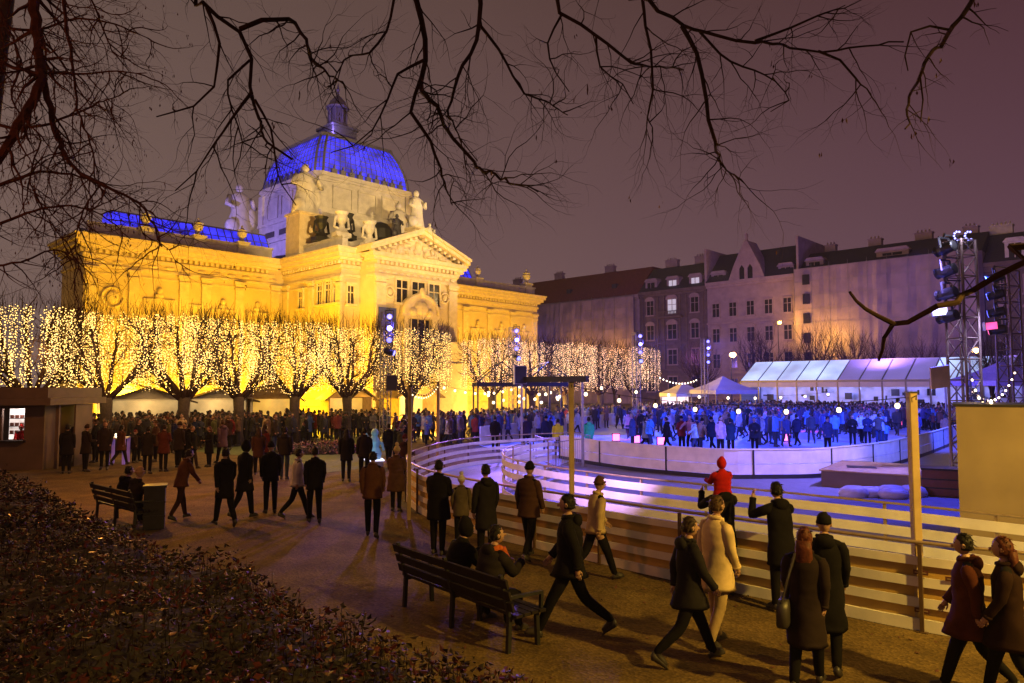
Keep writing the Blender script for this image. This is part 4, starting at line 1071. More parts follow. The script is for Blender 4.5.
pM = xg(571, 13.6); hM = pole('square yellow pole in the skating lane near the middle', pM.x, pM.y, yp(571, 383, 13.6).z, .095)
pL = gp(411, 520); hL = pole('square yellow pole at the left bend of the outer fence', pL.x - .05, pL.y, yp(411, 387, pL.y).z, .085)
pA = xg(438.5, 26.4); hA = pole('pale square pole behind the far bend of the outer fence', pA.x, pA.y, yp(438, 382, 26.4).z, .10)
pB = xg(521.5, 31.6); hB = pole('blue lit post carrying the left end of the dark beam', pB.x, pB.y, 3.32, .10, grey_metal)
pC = xg(582, 28.6); hC = pole('blue lit post carrying the right end of the dark beam', pC.x, pC.y, 3.32, .10, grey_metal)
m = MB(); m.bar(V((pB.x - .3, pB.y, 3.46)), V((pC.x + .2, pC.y, 3.46)), .18, .24); o = m.build('gate_beam', dark_metal)
tag(o, 'dark horizontal beam across two blue lit posts above the rink entrance', 'beam')
def festoon(label, a, b, n, sag, r=.055, mt=bulb_warm, every=True, group='festoon lights strung over the rink', t0=.06, t1=.97):
    t = thing('festoon_string', label, 'string lights', a, 0, group)
    d = b - a
    def q(s): return d * s + V((0, 0, -4 * sag * s * (1 - s)))
    m = MB(); m.tube([q(i / 24) for i in range(25)], .007, 4); m.build('cable', dark_metal, t)
    for k in range(n):
        s = t0 + (t1 - t0) * k / max(1, n - 1); p = q(s)
        m = MB(); m.ell(p + V((0, 0, -.10)), (r, r, r * 1.15), 10, 7, 0); m.tube([p, p + V((0, 0, -.05))], .018, 6, 1); m.build('bulb', [mt, dark_metal], t, True)
festoon('string of round warm bulbs from the middle pole to the right-hand pole', hM, hR, 8, .22, .034)
festoon('string of warm bulbs from the dark beam towards the rink', V((pC.x, pC.y, 3.3)), V((16.5, 37.0, 2.9)), 9, .35, .06)
festoon('string of small warm bulbs between the two pale poles left of the lane', hL, hA, 12, .25, .018)
festoon('string of warm bulbs from the pale pole to the dark beam', hA, hB, 9, .3, .045)
festoon('string of small warm bulbs from the right-hand pole past the plywood booth', V((11.6, 18.2, 3.5)), V((8.9, 13.4, 2.95)), 6, .3, .03)
festoon('string of bright bulbs hanging from the tall tower to its neighbour', V((14.4, 22.7, 3.2)), V((20.0, 28.6, 3.9)), 12, .75, .036, fairy_white)
festoon('row of warm bulbs strung before the distant houses toward the bright stall', V((12.5, 62, 4.2)), V((18.0, 70, 4.0)), 13, .5, .06, fairy_white)

# ------------------------------------------------------------------ truss towers with stage lights
def truss(label, p, h, w, ang=0.6, top=False):
    t = thing('truss_tower', label, 'light tower', p, ang, 'truss towers around the rink')
    m = MB()
    cs = [(-w / 2, -w / 2), (w / 2, -w / 2), (w / 2, w / 2), (-w / 2, w / 2)]
    r_ = .045 if w > .5 else .028
    for c in cs: m.tube([(*c, .06), (*c, h)], r_, 7)
    m.build('chord', alu if w < .5 else truss_warm_lit, t)
    m = MB(); k = 0; z = .1
    while z < h - .05:
        z1 = min(h, z + w * 1.05)
        for j in range(4):
            a, b = cs[j], cs[(j + 1) % 4]
            if k % 2: a, b = b, a
            m.tube([(*a, z), (*b, z1)], r_ * .45, 5); m.tube([(*cs[j], z1), (*cs[(j + 1) % 4], z1)], r_ * .45, 5)
        z = z1; k += 1
    m.build('lattice', alu if w < .5 else truss_warm_lit, t)
    m = MB(); m.box(-w * .9, w * .9, -w * .9, w * .9, 0, .05); m.build('base_plate', dark_metal, t)
    return t
def stage_light(label, p, aim, s=1.0, lens=lens_blue, body=dark_metal, group='stage lights on the truss towers'):
    p = V(p); d = (V(aim) - p).normalized(); q = d.to_track_quat('Y', 'Z').to_matrix()
    t = thing('stage_light', label, 'stage light', p, 0, group)
    m = MB(); rings = []
    for (yy, rx) in ((-.26, .10), (-.24, .15), (.05, .17), (.18, .14), (.26, .16), (.27, .16)):
        rings.append([q @ V((rx * s * math.cos(a * .5236), yy * s, rx * s * math.sin(a * .5236))) for a in range(12)])
    m.loft(rings); m.build('housing', body, t)
    m = MB(); m.loft([[q @ V((.135 * s * math.cos(a * .5236), yy * s, .135 * s * math.sin(a * .5236))) for a in range(12)] for yy in (.272, .285)]); m.build('lens', lens, t)
    m = MB()
    for sx in (-1, 1): m.bar(q @ V((sx * .2 * s, 0, 0)), q @ V((sx * .2 * s, -.02, .3 * s)), .03 * s, .05 * s)
    m.bar(q @ V((-.21 * s, -.02, .3 * s)), q @ V((.21 * s, -.02, .3 * s)), .03 * s, .05 * s); m.bar(q @ V((0, -.02, .3 * s)), q @ V((0, -.1, .42 * s)), .03 * s, .05 * s)
    m.build('yoke', body, t)
    return t
RC_ = V((9, 36, .5))
towers = [(386, 38, 7.1, .42, 'slim blue lit truss tower in front of the portico'), (513, 50, 7.3, .42, 'slim blue lit truss tower by the glass bar'), (636, 55, 7.3, .42, 'truss tower at the end of the right-hand lit trees'), (704, 66, 7.6, .42, 'truss tower beside the small white canopy'), (963, 22.6, 7.75, .62, 'tallest truss tower behind the plywood booth'), (1009, 29.5, 7.9, .62, 'second tall truss tower at the right edge')]
which = ['the tower before the portico', 'the tower by the glass bar', 'the tower at the end of the lit trees', 'the tower beside the small canopy', 'the tallest tower', 'the right-edge tower']
rank = ['topmost', 'second', 'third', 'lowest']
for i, (px, Y, h, w, lb_t) in enumerate(towers):
    p = xg(px, Y); truss(lb_t, p, h, w, .6 if i < 4 else .35)
    sd = V((-.5, -.1, 0)) if i >= 4 else V((.25, -.45, 0))
    n = 4
    zs = [h - .25 - k * (.62 if i < 4 else .72) for k in range(n)]
    for k in range(n):
        pos = p + V((0, 0, zs[k])) + sd * (1.0 if i < 4 else 1.0)
        toward = V((0, 0, 1.2)) if (i < 4 and k != 3) else RC_
        lens = (lens_blue if k % 2 else lens_white) if i < 4 else (lens_blue, lens_blue, lens_blue, lens_pink)[k]
        if i >= 4: toward = V((RC_.x - 6, RC_.y + 10, 2))
        stage_light(f'{rank[k]} stage light on {which[i]}', pos, toward, 1.0 if i < 4 else 1.15, lens)
        m = MB(); m.bar(pos + V((0, 0, .42 * 1.0)), p + V((0, 0, zs[k] + .42)), .04, .04); o = m.build('bracket', dark_metal); tag(o, f'bracket of the {rank[k]} light on {which[i]}', 'bracket', 'brackets on the truss towers')
    if i < 4: light('POINT', 'tower_glow', p + V((0, 0, h - .9)) + sd * 1.9, 320, (.16, .12, 1.0), .2)
    # the beam of the tower
    aim = (V((3, 36, 0)), V((10, 36, 0)), V((16, 44, 0)), V((24, 54, 0)), V((12, 36, 0)), V((22, 50, 0)))[i]
    light('SPOT', 'tower_beam', p + V((0, 0, h - .3)) + sd * 2.2, (8000, 16000, 20000, 26000, 22000, 36000)[i], BLUE, .25, target=aim, cone=(80, 85, 90, 95, 62, 75)[i], blend=.6)
# rectangular panel lights and top lamps on the two tall towers
for (px, py, Y, mtl, lb_) in ((938, 311, 22.4, white_panel, 'white glowing flat panel light on the tallest tower'), (990, 326, 29.2, pink_panel, 'pink glowing flat panel light on the right-edge tower')):
    p = yp(px, py, Y); t = thing('panel_light', lb_, 'stage light', p, .25)
    m = MB(); m.obox((0, 0, 0), (.62, .14, .34), (1, 0, .1), (0, 1, 0), (-.1, 0, 1)); m.build('housing', grey_metal, t)
    m = MB(); m.obox((0, -.078, 0), (.56, .012, .28), (1, 0, .1), (0, 1, 0), (-.1, 0, 1)); m.build('lens', mtl, t)
    m = MB(); m.bar((.2, .05, 0), (.62, .2, .05), .04, .04); m.build('bracket', dark_metal, t)
for (px, lb_) in ((957, 'left cluster of small white lamps on top of the tallest tower'), (968, 'right cluster of small white lamps on top of the tallest tower')):
    p = yp(px, 236, 22.6); t = thing('lamp_cluster', lb_, 'stage light', p)
    m = MB(); m.tube([(.0 + .13 * math.cos(R(a)), -.02, .13 * math.sin(R(a))) for a in range(60, 301, 20)], .02, 6); m.bar((0, 0, -.13), (0, .02, -.42), .03, .03); m.build('hoop', dark_metal, t)
    m = MB()
    for a in range(70, 300, 38): m.ell((.13 * math.cos(R(a)), -.05, .13 * math.sin(R(a))), (.034,) * 3, 8, 6)
    m.build('lens', lens_white, t)
light('POINT', 'tower_lamp', xg(962, 22.3) + V((0, -.4, 7.9)), 60, (.7, .7, 1), .1)
# pink and magenta light from low lamps along the ice
for i, (px, py, lb_) in enumerate(((616, 446, 'pink floor lamp at the left corner of the ice'), (636, 448, 'brighter pink floor lamp behind the barrier, left of the skaters'), (661, 450, 'pink floor lamp beside the dark dressed skater'), (786, 446, 'pink floor lamp near the middle of the ice'), (900, 430, 'pink floor lamp at the right part of the ice'))):
    p = gp(px, py - 4); t = thing('floor_lamp', lb_, 'lamp', p, 0, 'pink floor lamps on the ice')
    m = MB(); m.box(-.22, .22, -.1, .1, .05, .5); m.build('housing', dark_metal, t)
    m = MB(); m.box(-.19, .19, -.118, -.103, .09, .46); m.build('lens', lens_pink, t)
    m = MB(); m.box(-.25, .25, -.15, .15, 0.03, .05); m.build('base_plate', dark_metal, t)
for (px, py, e, c) in ((636, 440, 190, PINK), (716, 428, 360, PINK), (770, 436, 330, PINK), (812, 432, 330, PINK), (872, 428, 260, PINK), (900, 420, 260, PINK)):
    light('SPOT', 'pink_beam', gp(px, py) + V((0, 0, 5.5)), e * 9, c, .2, target=gp(px, py), cone=26, blend=.5)
light('SPOT', 'barrier_beam', xg(962, 22.3) + V((-.5, -.5, 7.4)), 8000, (.30, .22, 1.0), .2, target=(8, 26, 0), cone=75)
light('SPOT', 'barrier_beam', hM + V((0, .1, 0)), 2600, (.6, .33, 1.0), .1, target=(6.0, 25.0, .6), cone=75)  # added violet spot for the barrier, no lamp on the pole
light('SPOT', 'barrier_beam', (15.0, 21.0, 5.5), 1200, (.55, .55, 1.0), .2, target=(14.5, 29, .5), cone=70)
light('SPOT', 'apron_beam', xg(962, 22.3) + V((-.5, -.6, 7.2)), 5200, (.05, .06, 1.0), .2, target=(9.5, 21.5, 0), cone=66)
light('SPOT', 'lane_beam', xg(513, 48) + V((0, 0, 7)), 8500, (.34, .14, 1.0), .25, target=gp(470, 462), cone=40)

# ------------------------------------------------------------------ street lamps
def street_lamp(label, px, py, Y, mt, power, colr, r=.32):
    p = yp(px, py, Y); h = p.z
    t = thing('street_lamp', label, 'street lamp', (p.x, p.y, 0), 0, 'street lamps before the houses')
    m = MB(); m.tube([(0, 0, 0), (0, 0, 1), (0, 0, h - .35)], [.12, .09, .06], 8); m.tube([(0, 0, h - .36), (0, -.35, h + .25), (0, -.6, h + .3)], .04, 6); m.build('shaft', dark_metal, t)
    m = MB(); m.ell((0, -.6, h), (r, r, r * .85), 12, 8); m.build('globe', mt, t, True)
    m = MB(); m.lathe((0, -.6, h), [(r * .75, r * .5), (r * .6, r * .9), (.1, r * 1.1)], 10); m.build('shade', dark_metal, t)
    light('POINT', 'street_lamp_glow', (p.x, p.y - .6 - r - .15, h), power, colr, r)
street_lamp('yellow glowing street lamp before the scaffolded block', 778, 323, 107.5, lamp_yellow, 2000, (1.0, .46, .04))
street_lamp('orange-pink street lamp above the small white canopy', 731, 355, 78, lamp_orange, 1100, (1.0, .4, .2), .36)
street_lamp('warm street lamp between the tall truss towers', 969, 351, 44, lamp_yellow, 500, (1.0, .55, .2), .2)
light('POINT', 'street_lamp_glow', face(69, 4.0) + V((0, 0, 9)), 1500, (1.0, .45, .06), .3)
light('POINT', 'street_lamp_glow', face(60, 4.0) + V((0, 0, 9)), 1100, (1.0, .45, .06), .3)
light('POINT', 'street_lamp_glow', face(22.4, 4.5) + V((0, 0, 10)), 2000, (1.0, .47, .04), .3)
for (px, Y, e) in ((560, 105, 6500), (690, 92, 9000), (880, 78, 9500), (1010, 72, 6000)):   # violet wash of the fair on the houses
    light('SPOT', 'fair_wash', xg(px, Y) + V((0, 0, 7.0)), e * .55, (.40, .19, .9), 1.5, target=xg(px, Y) + V((14, 17, 9)), cone=150, blend=.6)

# ------------------------------------------------------------------ marquee and small tents
MO = V((27.7, 87.4, 0)); ML = 27.3
mq = thing('marquee', 'long marquee with glowing sloped roof panels behind the rink', 'tent', MO, FA)
m = MB()
for k in range(13):
    x = k * ML / 12
    m.box(x - .08, x + .08, -.08, .08, 0, 3.85); m.bar((x, -.1, 3.9), (x, 4.2, 6.25), .14, .16); m.bar((x, 8.4, 3.9), (x, 4.2, 6.25), .14, .16)
m.box(0, ML, -.12, .12, 3.78, 4.0); m.box(0, ML, 4.1, 4.3, 6.2, 6.36); m.box(0, ML, 8.3, 8.5, 0, 4); m.box(-.1, .1, 0, 8.4, 0, 3.9)
m.build('frame', grey_metal, mq)
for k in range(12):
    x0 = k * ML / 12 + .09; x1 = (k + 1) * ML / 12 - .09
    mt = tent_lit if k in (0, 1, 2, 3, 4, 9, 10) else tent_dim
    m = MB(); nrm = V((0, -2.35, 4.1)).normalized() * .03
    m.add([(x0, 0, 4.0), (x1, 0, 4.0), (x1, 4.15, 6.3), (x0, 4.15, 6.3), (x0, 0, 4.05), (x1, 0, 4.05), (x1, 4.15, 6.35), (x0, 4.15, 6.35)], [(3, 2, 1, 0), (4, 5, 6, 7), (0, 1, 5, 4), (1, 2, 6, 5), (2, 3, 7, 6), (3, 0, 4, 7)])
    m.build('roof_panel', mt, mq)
m = MB(); m.box(.1, ML, 5.4, 5.5, .6, 3.7); m.build('inner_wall', tent_inside, mq)
m = MB()
rr = random.Random(3)
for k in range(34):
    x = rr.uniform(.5, ML - .5); w_ = rr.uniform(.15, .9); z = rr.uniform(1.0, 2.8); m.box(x - w_ / 2, x + w_ / 2, 4.6, 4.7, z, z + rr.uniform(.1, .8))
m.build('shelf', dark_metal, mq)
m = MB(); m.box(0, ML, -.06, .06, 3.2, 3.76); m.build('valance', tent_white, mq)
for k in (1, 4, 6, 9): light('POINT', 'marquee_lamp', MO + rot_obj(FA) @ V((k * ML / 12 + 1, 2.0, 3.2)), 260, (.25, .28, 1.0), .3)
def canopy(label, px, Y, w, h, peak, mt=tent_white, lamp=None, lit=None, rz=.3):
    p = xg(px, Y); t = thing('canopy_tent', label, 'tent', p, rz); a = w / 2
    m = MB(); m.loft([[V((sx * a * f, sy * a * f, z)) for sx, sy in ((-1, -1), (1, -1), (1, 1), (-1, 1))] for f, z in ((1.06, h - .35), (1.06, h), (.55, h + (peak - h) * .4), (.2, h + (peak - h) * .78), (.03, peak))], cap=False); m.build('roof', mt, t)
    m = MB()
    for sx in (-1, 1):
        for sy in (-1, 1): m.box(sx * a - .05, sx * a + .05, sy * a - .05, sy * a + .05, 0, h - .1)
    m.build('frame', alu, t)
    if lit:
        m = MB(); m.box(-a + .1, a - .1, a - .12, a - .06, .9, h - .4); m.build('back_wall', lit, t)
    m = MB(); m.box(-a + .06, a - .06, -a + .06, -a + .5, .0, 1.0); m.build('counter', hut_wood, t)
    if lamp: light('POINT', 'canopy_lamp', p + V((0, 0, h - .5)), lamp[0], lamp[1], .15)
canopy('small lavender canopy tent beside the far truss tower', 722, 68, 4.2, 2.9, 4.2, lamp=(60, (.6, .5, 1)))
canopy('bright white lit stall with a round roof before the dark house', 682, 72, 3.2, 2.6, 3.7, lamp=(160, (1, .75, .75)), lit=emi('stall_lit', (1, .7, .75), .8, var=.7, scale=3))
canopy('dim violet canopy behind the tall towers at right', 1000, 52, 5, 3.6, 5.0, mat('tent_violet', (.3, .24, .5), .7), rz=.1, lamp=(120, (.4, .3, 1)))

# ------------------------------------------------------------------ market huts and white stalls under the lit trees
def hut(label, px, Y, w, d, h, pk, rz, power=160, glow=hut_glow, wall=hut_wood):
    p = xg(px, Y); t = thing('market_hut', label, 'market stall', p, rz, 'market huts beneath the lit trees')
    m = MB(); a = w / 2
    m.box(-a, -a + .08, 0, d, 0, h); m.box(a - .08, a, 0, d, 0, h); m.box(-a + .08, a - .08, d - .08, d, 0, h); m.box(-a + .08, a - .08, .0, .08, 0, 1.05)
    m.prism_y([(-a, h), (a, h), (0, pk)], .02, .08); m.prism_y([(-a, h), (a, h), (0, pk)], d - .08, d - .02); m.build('wall', wall, t)
    m = MB()
    for s in (-1, 1): m.add([(0, -.4, pk), (0, d + .2, pk), (s * (a + .35), d + .2, h - .25), (s * (a + .35), -.4, h - .25), (0, -.4, pk + .08), (0, d + .2, pk + .08), (s * (a + .35), d + .2, h - .17), (s * (a + .35), -.4, h - .17)], [(0, 1, 2, 3), (4, 5, 6, 7), (0, 1, 5, 4), (1, 2, 6, 5), (2, 3, 7, 6), (3, 0, 4, 7)])
    m.build('roof', kiosk_brown, t)
    m = MB(); m.box(-a - .02, a + .02, -.28, .1, 1.06, 1.12); m.build('counter', hut_wood, t)
    m = MB(); m.box(-a + .1, a - .1, d - .13, d - .09, 1.1, h - .1); m.build('lit_back_wall', glow, t)
    light('POINT', 'hut_lamp', p + rot_obj(rz) @ V((0, d * .45, h - .25)), power * .3, (1, .55, .14), .15)
warm_white = emi('stall_interior_white', (1.0, .66, .26), 0.34, var=.4, scale=1.5)
hut('yellow gabled hut between the fourth and fifth lit trees', 274, 43.5, 3.0, 2.4, 2.5, 3.7, .25)
hut('white roofed stall between the first two lit trees', 150, 39, 4.2, 2.2, 2.5, 3.1, .5, 200, warm_white, tent_white)
hut('white roofed stall behind the second lit tree', 128, 43, 3.2, 2.2, 2.6, 3.3, .5, 160, warm_white, tent_white)
hut('white roofed stall between the second and third lit trees', 222, 42, 3.6, 2.2, 2.5, 3.0, .5, 200, warm_white, tent_white)
hut('yellow lit hut left of the light tower at the portico', 352, 48.5, 3.0, 2.2, 2.5, 3.6, .5, 200)
hut('bright yellow hut below the portico door', 420, 53.0, 3.4, 2.2, 2.6, 3.6, .7, 260)
# glass bar: steel frame with truss gables and hanging bulbs
gbp = xg(478, 44); gb = thing('glass_bar', 'open steel framed bar with trussed gables and hanging bulbs', 'pavilion', gbp, .12)
m = MB(); Wd = 5.9
for k in range(5):
    x = k * Wd / 4
    for y in (0, 4): m.box(x - .05, x + .05, y - .05, y + .05, 0, 3.2)
for y in (0, 4): m.box(-.1, Wd + .1, y - .08, y + .08, 3.2, 3.45)
for k in range(2):
    x0, x1 = k * Wd / 2, (k + 1) * Wd / 2; xm = (x0 + x1) / 2
    for y in (0, 4):
        m.bar((x0, y, 3.5), (xm, y, 4.7), .07, .07); m.bar((x1, y, 3.5), (xm, y, 4.7), .07, .07); m.bar((xm, y, 3.5), (xm, y, 4.7), .05, .05)
        m.bar((x0 + .7, y, 3.5), (x0 + .75, y, 4.0), .04, .04); m.bar((x1 - .7, y, 3.5), (x1 - .75, y, 4.0), .04, .04); m.bar((x0 + .75, y, 4.0), (xm, y, 3.5), .04, .04); m.bar((x1 - .75, y, 4.0), (xm, y, 3.5), .04, .04)
    m.bar((xm, 0, 4.7), (xm, 4, 4.7), .07, .07)
m.build('frame', dark_metal, gb)
m = MB(); m.box(0, Wd, 3.6, 3.7, 0, 1.1); m.box(0, Wd, 3.5, 3.75, 1.1, 1.15); m.build('counter', hut_wood, gb)
rr = random.Random(9)
for k in range(16):
    x, y, z = rr.uniform(.2, Wd - .2), rr.uniform(.3, 3.7), rr.uniform(2.1, 2.9)
    m = MB(); m.ell((x, y, z), (.085, .085, .1), 8, 6); m.tube([(x, y, z + .08), (x, y, 3.2)], .008, 4, 1); m.build('hanging_bulb', [bulb_warm, dark_metal], gb, True)
for x in (1.2, 4.4): light('POINT', 'bar_lamp', gbp + V((x, 2, 2.6)), 170, (1, .65, .3), .2)

# ------------------------------------------------------------------ left kiosk, tables, bins, benches
kp = xg(20, 27.5); kk = thing('kiosk', 'flat roofed brown kiosk with a lit serving hatch at the left edge', 'kiosk', kp, .10)
m = MB()
for (x0, x1, z0, z1) in ((-3.2, -.52, 0, 2.45), (.28, 1.0, 0, 2.45), (-.52, .28, 0, 1.05), (-.52, .28, 2.32, 2.45)): m.box(x0, x1, 0, .12, z0, z1)
m.box(.9, 1.0, .12, 3, 0, 2.45); m.box(-3.2, .9, 2.9, 3, 0, 2.45); m.build('wall', kiosk_brown, kk)
m = MB(); m.box(-3.6, 1.65, -.9, 3.6, 2.46, 2.72); m.box(-3.7, 1.5, -.8, 3.5, 2.724, 3.12); m.build('roof', kiosk_brown, kk)
m = MB(); m.box(-.6, .36, -.3, .1, 1.06, 1.12); m.build('counter', bench_wood, kk)
m = MB(); m.box(-.75, .5, .9, .95, 1.1, 2.3); m.build('lit_back_wall', kiosk_glow, kk)
m = MB()
for k in range(3): m.box(-.7, .45, .75, .89, 1.3 + k * .3, 1.32 + k * .3); 
for k in range(16): m.box(-.66 + (k % 6) * .18, -.55 + (k % 6) * .18, .77, .86, 1.325 + (k // 6) * .3, 1.45 + (k // 6) * .3, 1)
m.build('shelf', [bench_wood, plaque_red], kk)
m = MB(); m.box(1.3, 1.42, .2, .32, 0, 2.45); m.box(1.5, 1.56, 1.2, 2.6, 0, 2.45); m.build('post', kiosk_brown, kk)
light('POINT', 'kiosk_lamp', kp + V((-.1, .45, 2.25)), 40, (1, .75, .65), .1)
def crate(name, label, p, sx, sy, sz, mt, rz=0, lid=True, cat='crate', group=None):
    t = thing(name, label, cat, p, rz, group)
    m = MB(); m.box(-sx / 2, sx / 2, -sy / 2, sy / 2, .03, sz); m.box(-sx / 2 + .05, sx / 2 - .05, -sy / 2 + .05, sy / 2 - .05, 0, .03); m.build('body', mt, t)
    m = MB()
    for z in (sz * .33, sz * .66): m.box(-sx / 2 - .012, sx / 2 + .012, -sy / 2 - .012, sy / 2 + .012, z - .02, z + .02)
    m.build('band', dark_metal, t)
    if lid:
        m = MB(); m.box(-sx / 2 - .03, sx / 2 + .03, -sy / 2 - .03, sy / 2 + .03, sz + .001, sz + .05); m.build('lid', dark_metal, t)
crate('counter_cabinet', 'dark cabinet beside the kiosk wall, under its roof edge', gp(54, 466), 1.0, .6, 1.15, bench_wood, .1, cat='cabinet')
crate('counter_cabinet', 'low dark cabinet before the lit kiosk hatch', gp(10, 466), 1.1, .5, .8, bench_wood, .1, cat='cabinet')
crate('litter_bin', 'square dark litter bin at the end of the left bench', gp(154, 529), .42, .42, .92, dark_metal, .4, cat='litter bin')
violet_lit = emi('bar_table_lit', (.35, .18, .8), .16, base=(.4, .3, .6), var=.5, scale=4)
def bar_table(label, p, h=1.1, w=.7):
    t = thing('bar_table', label, 'bar table', p, .2, 'white bar tables at the kiosk')
    m = MB(); m.box(-w / 2, w / 2, -w / 2, w / 2, h - .06, h); m.build('table_top', white_board, t)
    for sx in (-1, 1):
        for sy in (-1, 1):
            m = MB(); m.box(sx * (w / 2 - .06) - .05, sx * (w / 2 - .06) + .05, sy * (w / 2 - .06) - .05, sy * (w / 2 - .06) + .05, 0, h - .062); m.build('leg', violet_lit, t)
bt = gp(118, 464); bar_table('violet lit bar table with candle jars between standing guests', bt)
for k, (dx, dy) in enumerate(((-.12, 0), (.02, .08), (.14, -.05))):
    t = thing('candle_jar', ('left', 'middle', 'right')[k] + ' candle jar glowing on the violet bar table', 'candle', bt + V((dx, dy, 1.1)), 0, 'candle jars on the bar table')
    m = MB(); m.lathe((0, 0, 0), [(.035, 0), (.04, .01), (.04, .12), (.034, .14)], 10); m.build('jar', emi('candle_glow' + ('', '_b', '_c')[k], (1, .8, .5), 5), t)
    m = MB(); m.lathe((0, 0, 0), [(.042, .135), (.042, .15)], 10); m.build('rim', rail_metal, t)
light('POINT', 'candle', bt + V((0, -.1, 1.35)), 6, (1, .7, .4), .05)
def bench(label, a, b, back_side):
    """a, b: ends on the ground; back_side +1 puts the backrest left of a->b"""
    a = V((a.x, a.y, 0)); b = V((b.x, b.y, 0)); d = b - a; Ln = d.length; ang = math.atan2(d.y, d.x)
    t = thing('park_bench', label, 'bench', a, ang); s = back_side
    m = MB()
    for k in range(4): m.box(0, Ln, s * (.0 - .12 * k) - .05, s * (.0 - .12 * k) + .05, .42, .455)
    m.build('seat', bench_wood, t)
    m = MB()
    for k in range(3):
        z = .55 + k * .14; y = s * (.10 + .045 * k); m.obox((Ln / 2, y, z), (Ln, .03, .11), (1, 0, 0), (0, 1, -.3 * s), (0, .3 * s, 1))
    m.build('backrest', bench_wood, t)
    for x in (.12, Ln / 2, Ln - .12):
        m = MB(); m.bar((x, s * .08, 0), (x, s * .06, .42), .05, .05); m.bar((x, -s * .38, 0), (x, -s * .36, .42), .05, .05); m.bar((x, s * .06, .4), (x, -s * .38, .4), .05, .04); m.bar((x, s * .06, .4), (x, s * .2, .92), .05, .04)
        m.build('leg', dark_metal, t)
    for x in (.06, Ln - .06):
        m = MB(); m.bar((x, s * .12, .66), (x, -s * .40, .64), .05, .035); m.bar((x, -s * .38, .42), (x, -s * .39, .64), .04, .04); m.build('armrest', dark_metal, t)
    return a, b, ang
B1a, B1b = gp(405, 604), gp(520, 655)
bench('dark wooden bench in the foreground carrying two people seen from behind', B1a, B1b, -1)
B2a, B2b = gp(98, 520), gp(140, 533)
bench('dark bench beside the litter bin at the edge of the shrubs', B2a, B2b, -1)

# ------------------------------------------------------------------ right side: plywood booth, deck, boxes
bp_ = xg(953, 13.6); bo = thing('plywood_booth', 'plain plywood back of a booth at the right edge', 'booth', bp_, -.55)
m = MB(); m.box(0, 4.2, 0, .06, 0, 2.76); m.box(.0, .06, .06, 2.4, 0, 2.76); m.box(4.14, 4.2, .06, 2.4, 0, 2.76); m.build('wall', plywood_dull, bo)
m = MB(); m.box(-.05, 4.25, -.03, 2.5, 2.762, 2.80); m.build('roof', dark_metal, bo)
m = MB()
for x in (1.22, 2.44, 3.66): m.box(x - .006, x + .006, -.004, .0, .02, 2.75)
m.build('seam', bench_wood, bo)
dk = thing('deck', 'low wooden deck with a white glowing edge beside the barrier', 'deck', gp(905, 487), -.62)
m = MB()
for k in range(22): m.box(-2.2, 2.2, -1.5 + k * .16, -1.5 + k * .16 + .145, .5, .54)
m.build('boards', hut_wood, dk)
m = MB(); m.box(-2.15, 2.15, -1.45, 1.95, 0, .49); m.build('frame', kiosk_brown, dk)
m = MB(); m.box(.2, 2.0, .3, .36, .545, .68); m.box(2.04, 2.1, -.8, .29, .545, .68); m.build('light_strip', white_panel, dk)
crate('crate', 'dark red crate beside the plywood booth', gp(940, 495), .9, .9, .75, plaque_red, -.5)
crate('crate', 'low dark crate left of the wooden deck', gp(862, 484), .8, .6, .5, bench_wood, -.4)
m = MB()
for k in range(9):
    a = k * .7; m.ell((math.cos(a) * .5 * (k % 3), math.sin(a) * .3 * (k % 2), .12), (.45, .3, .14 + .05 * (k % 3)), 10, 6)
o = m.build('tarpaulin', mat('tarpaulin', (0.42, 0.4, 0.45), 0.5, scale=4, bump=.6), smooth=True); o.location = gp(885, 497); tag(o, 'crumpled pale tarpaulin lying before the wooden deck', 'tarpaulin')
o = thing('tilted_board', 'tilted beige board hanging at the tallest tower', 'board', yp(940, 377, 21.6), 0)
m = MB(); m.obox((0, 0, 0), (.66, .05, .66), (1, .2, .12), (-.2, 1, .25), (-.12, -.2, 1)); m.build('board', mat('beige_board', (.72, .56, .32), .7, scale=3), o)
m = MB(); m.bar((.2, .05, .25), (.55, .9, .6), .03, .03); m.build('bracket', dark_metal, o)
for (px, py, Y, lb_) in ((391, 383, 37.5, 'dark loudspeaker box low on the tower before the portico'), (519, 375, 31.3, 'pale loudspeaker box at the left end of the dark beam')):
    p = yp(px, py, Y); t = thing('loudspeaker', lb_, 'loudspeaker', p, .3)
    m = MB(); m.prism([(-.28, -.25), (.28, -.25), (.2, .22), (-.2, .22)], -.4, .4); m.build('housing', slate if px < 450 else grey_metal, t)
    m = MB(); m.box(-.24, .24, -.27, -.252, -.36, .36); m.build('grille', dark_metal, t)
    m = MB(); m.bar((-.1, .22, 0), (-.5, .4, 0), .05, .05); m.build('bracket', dark_metal, t)
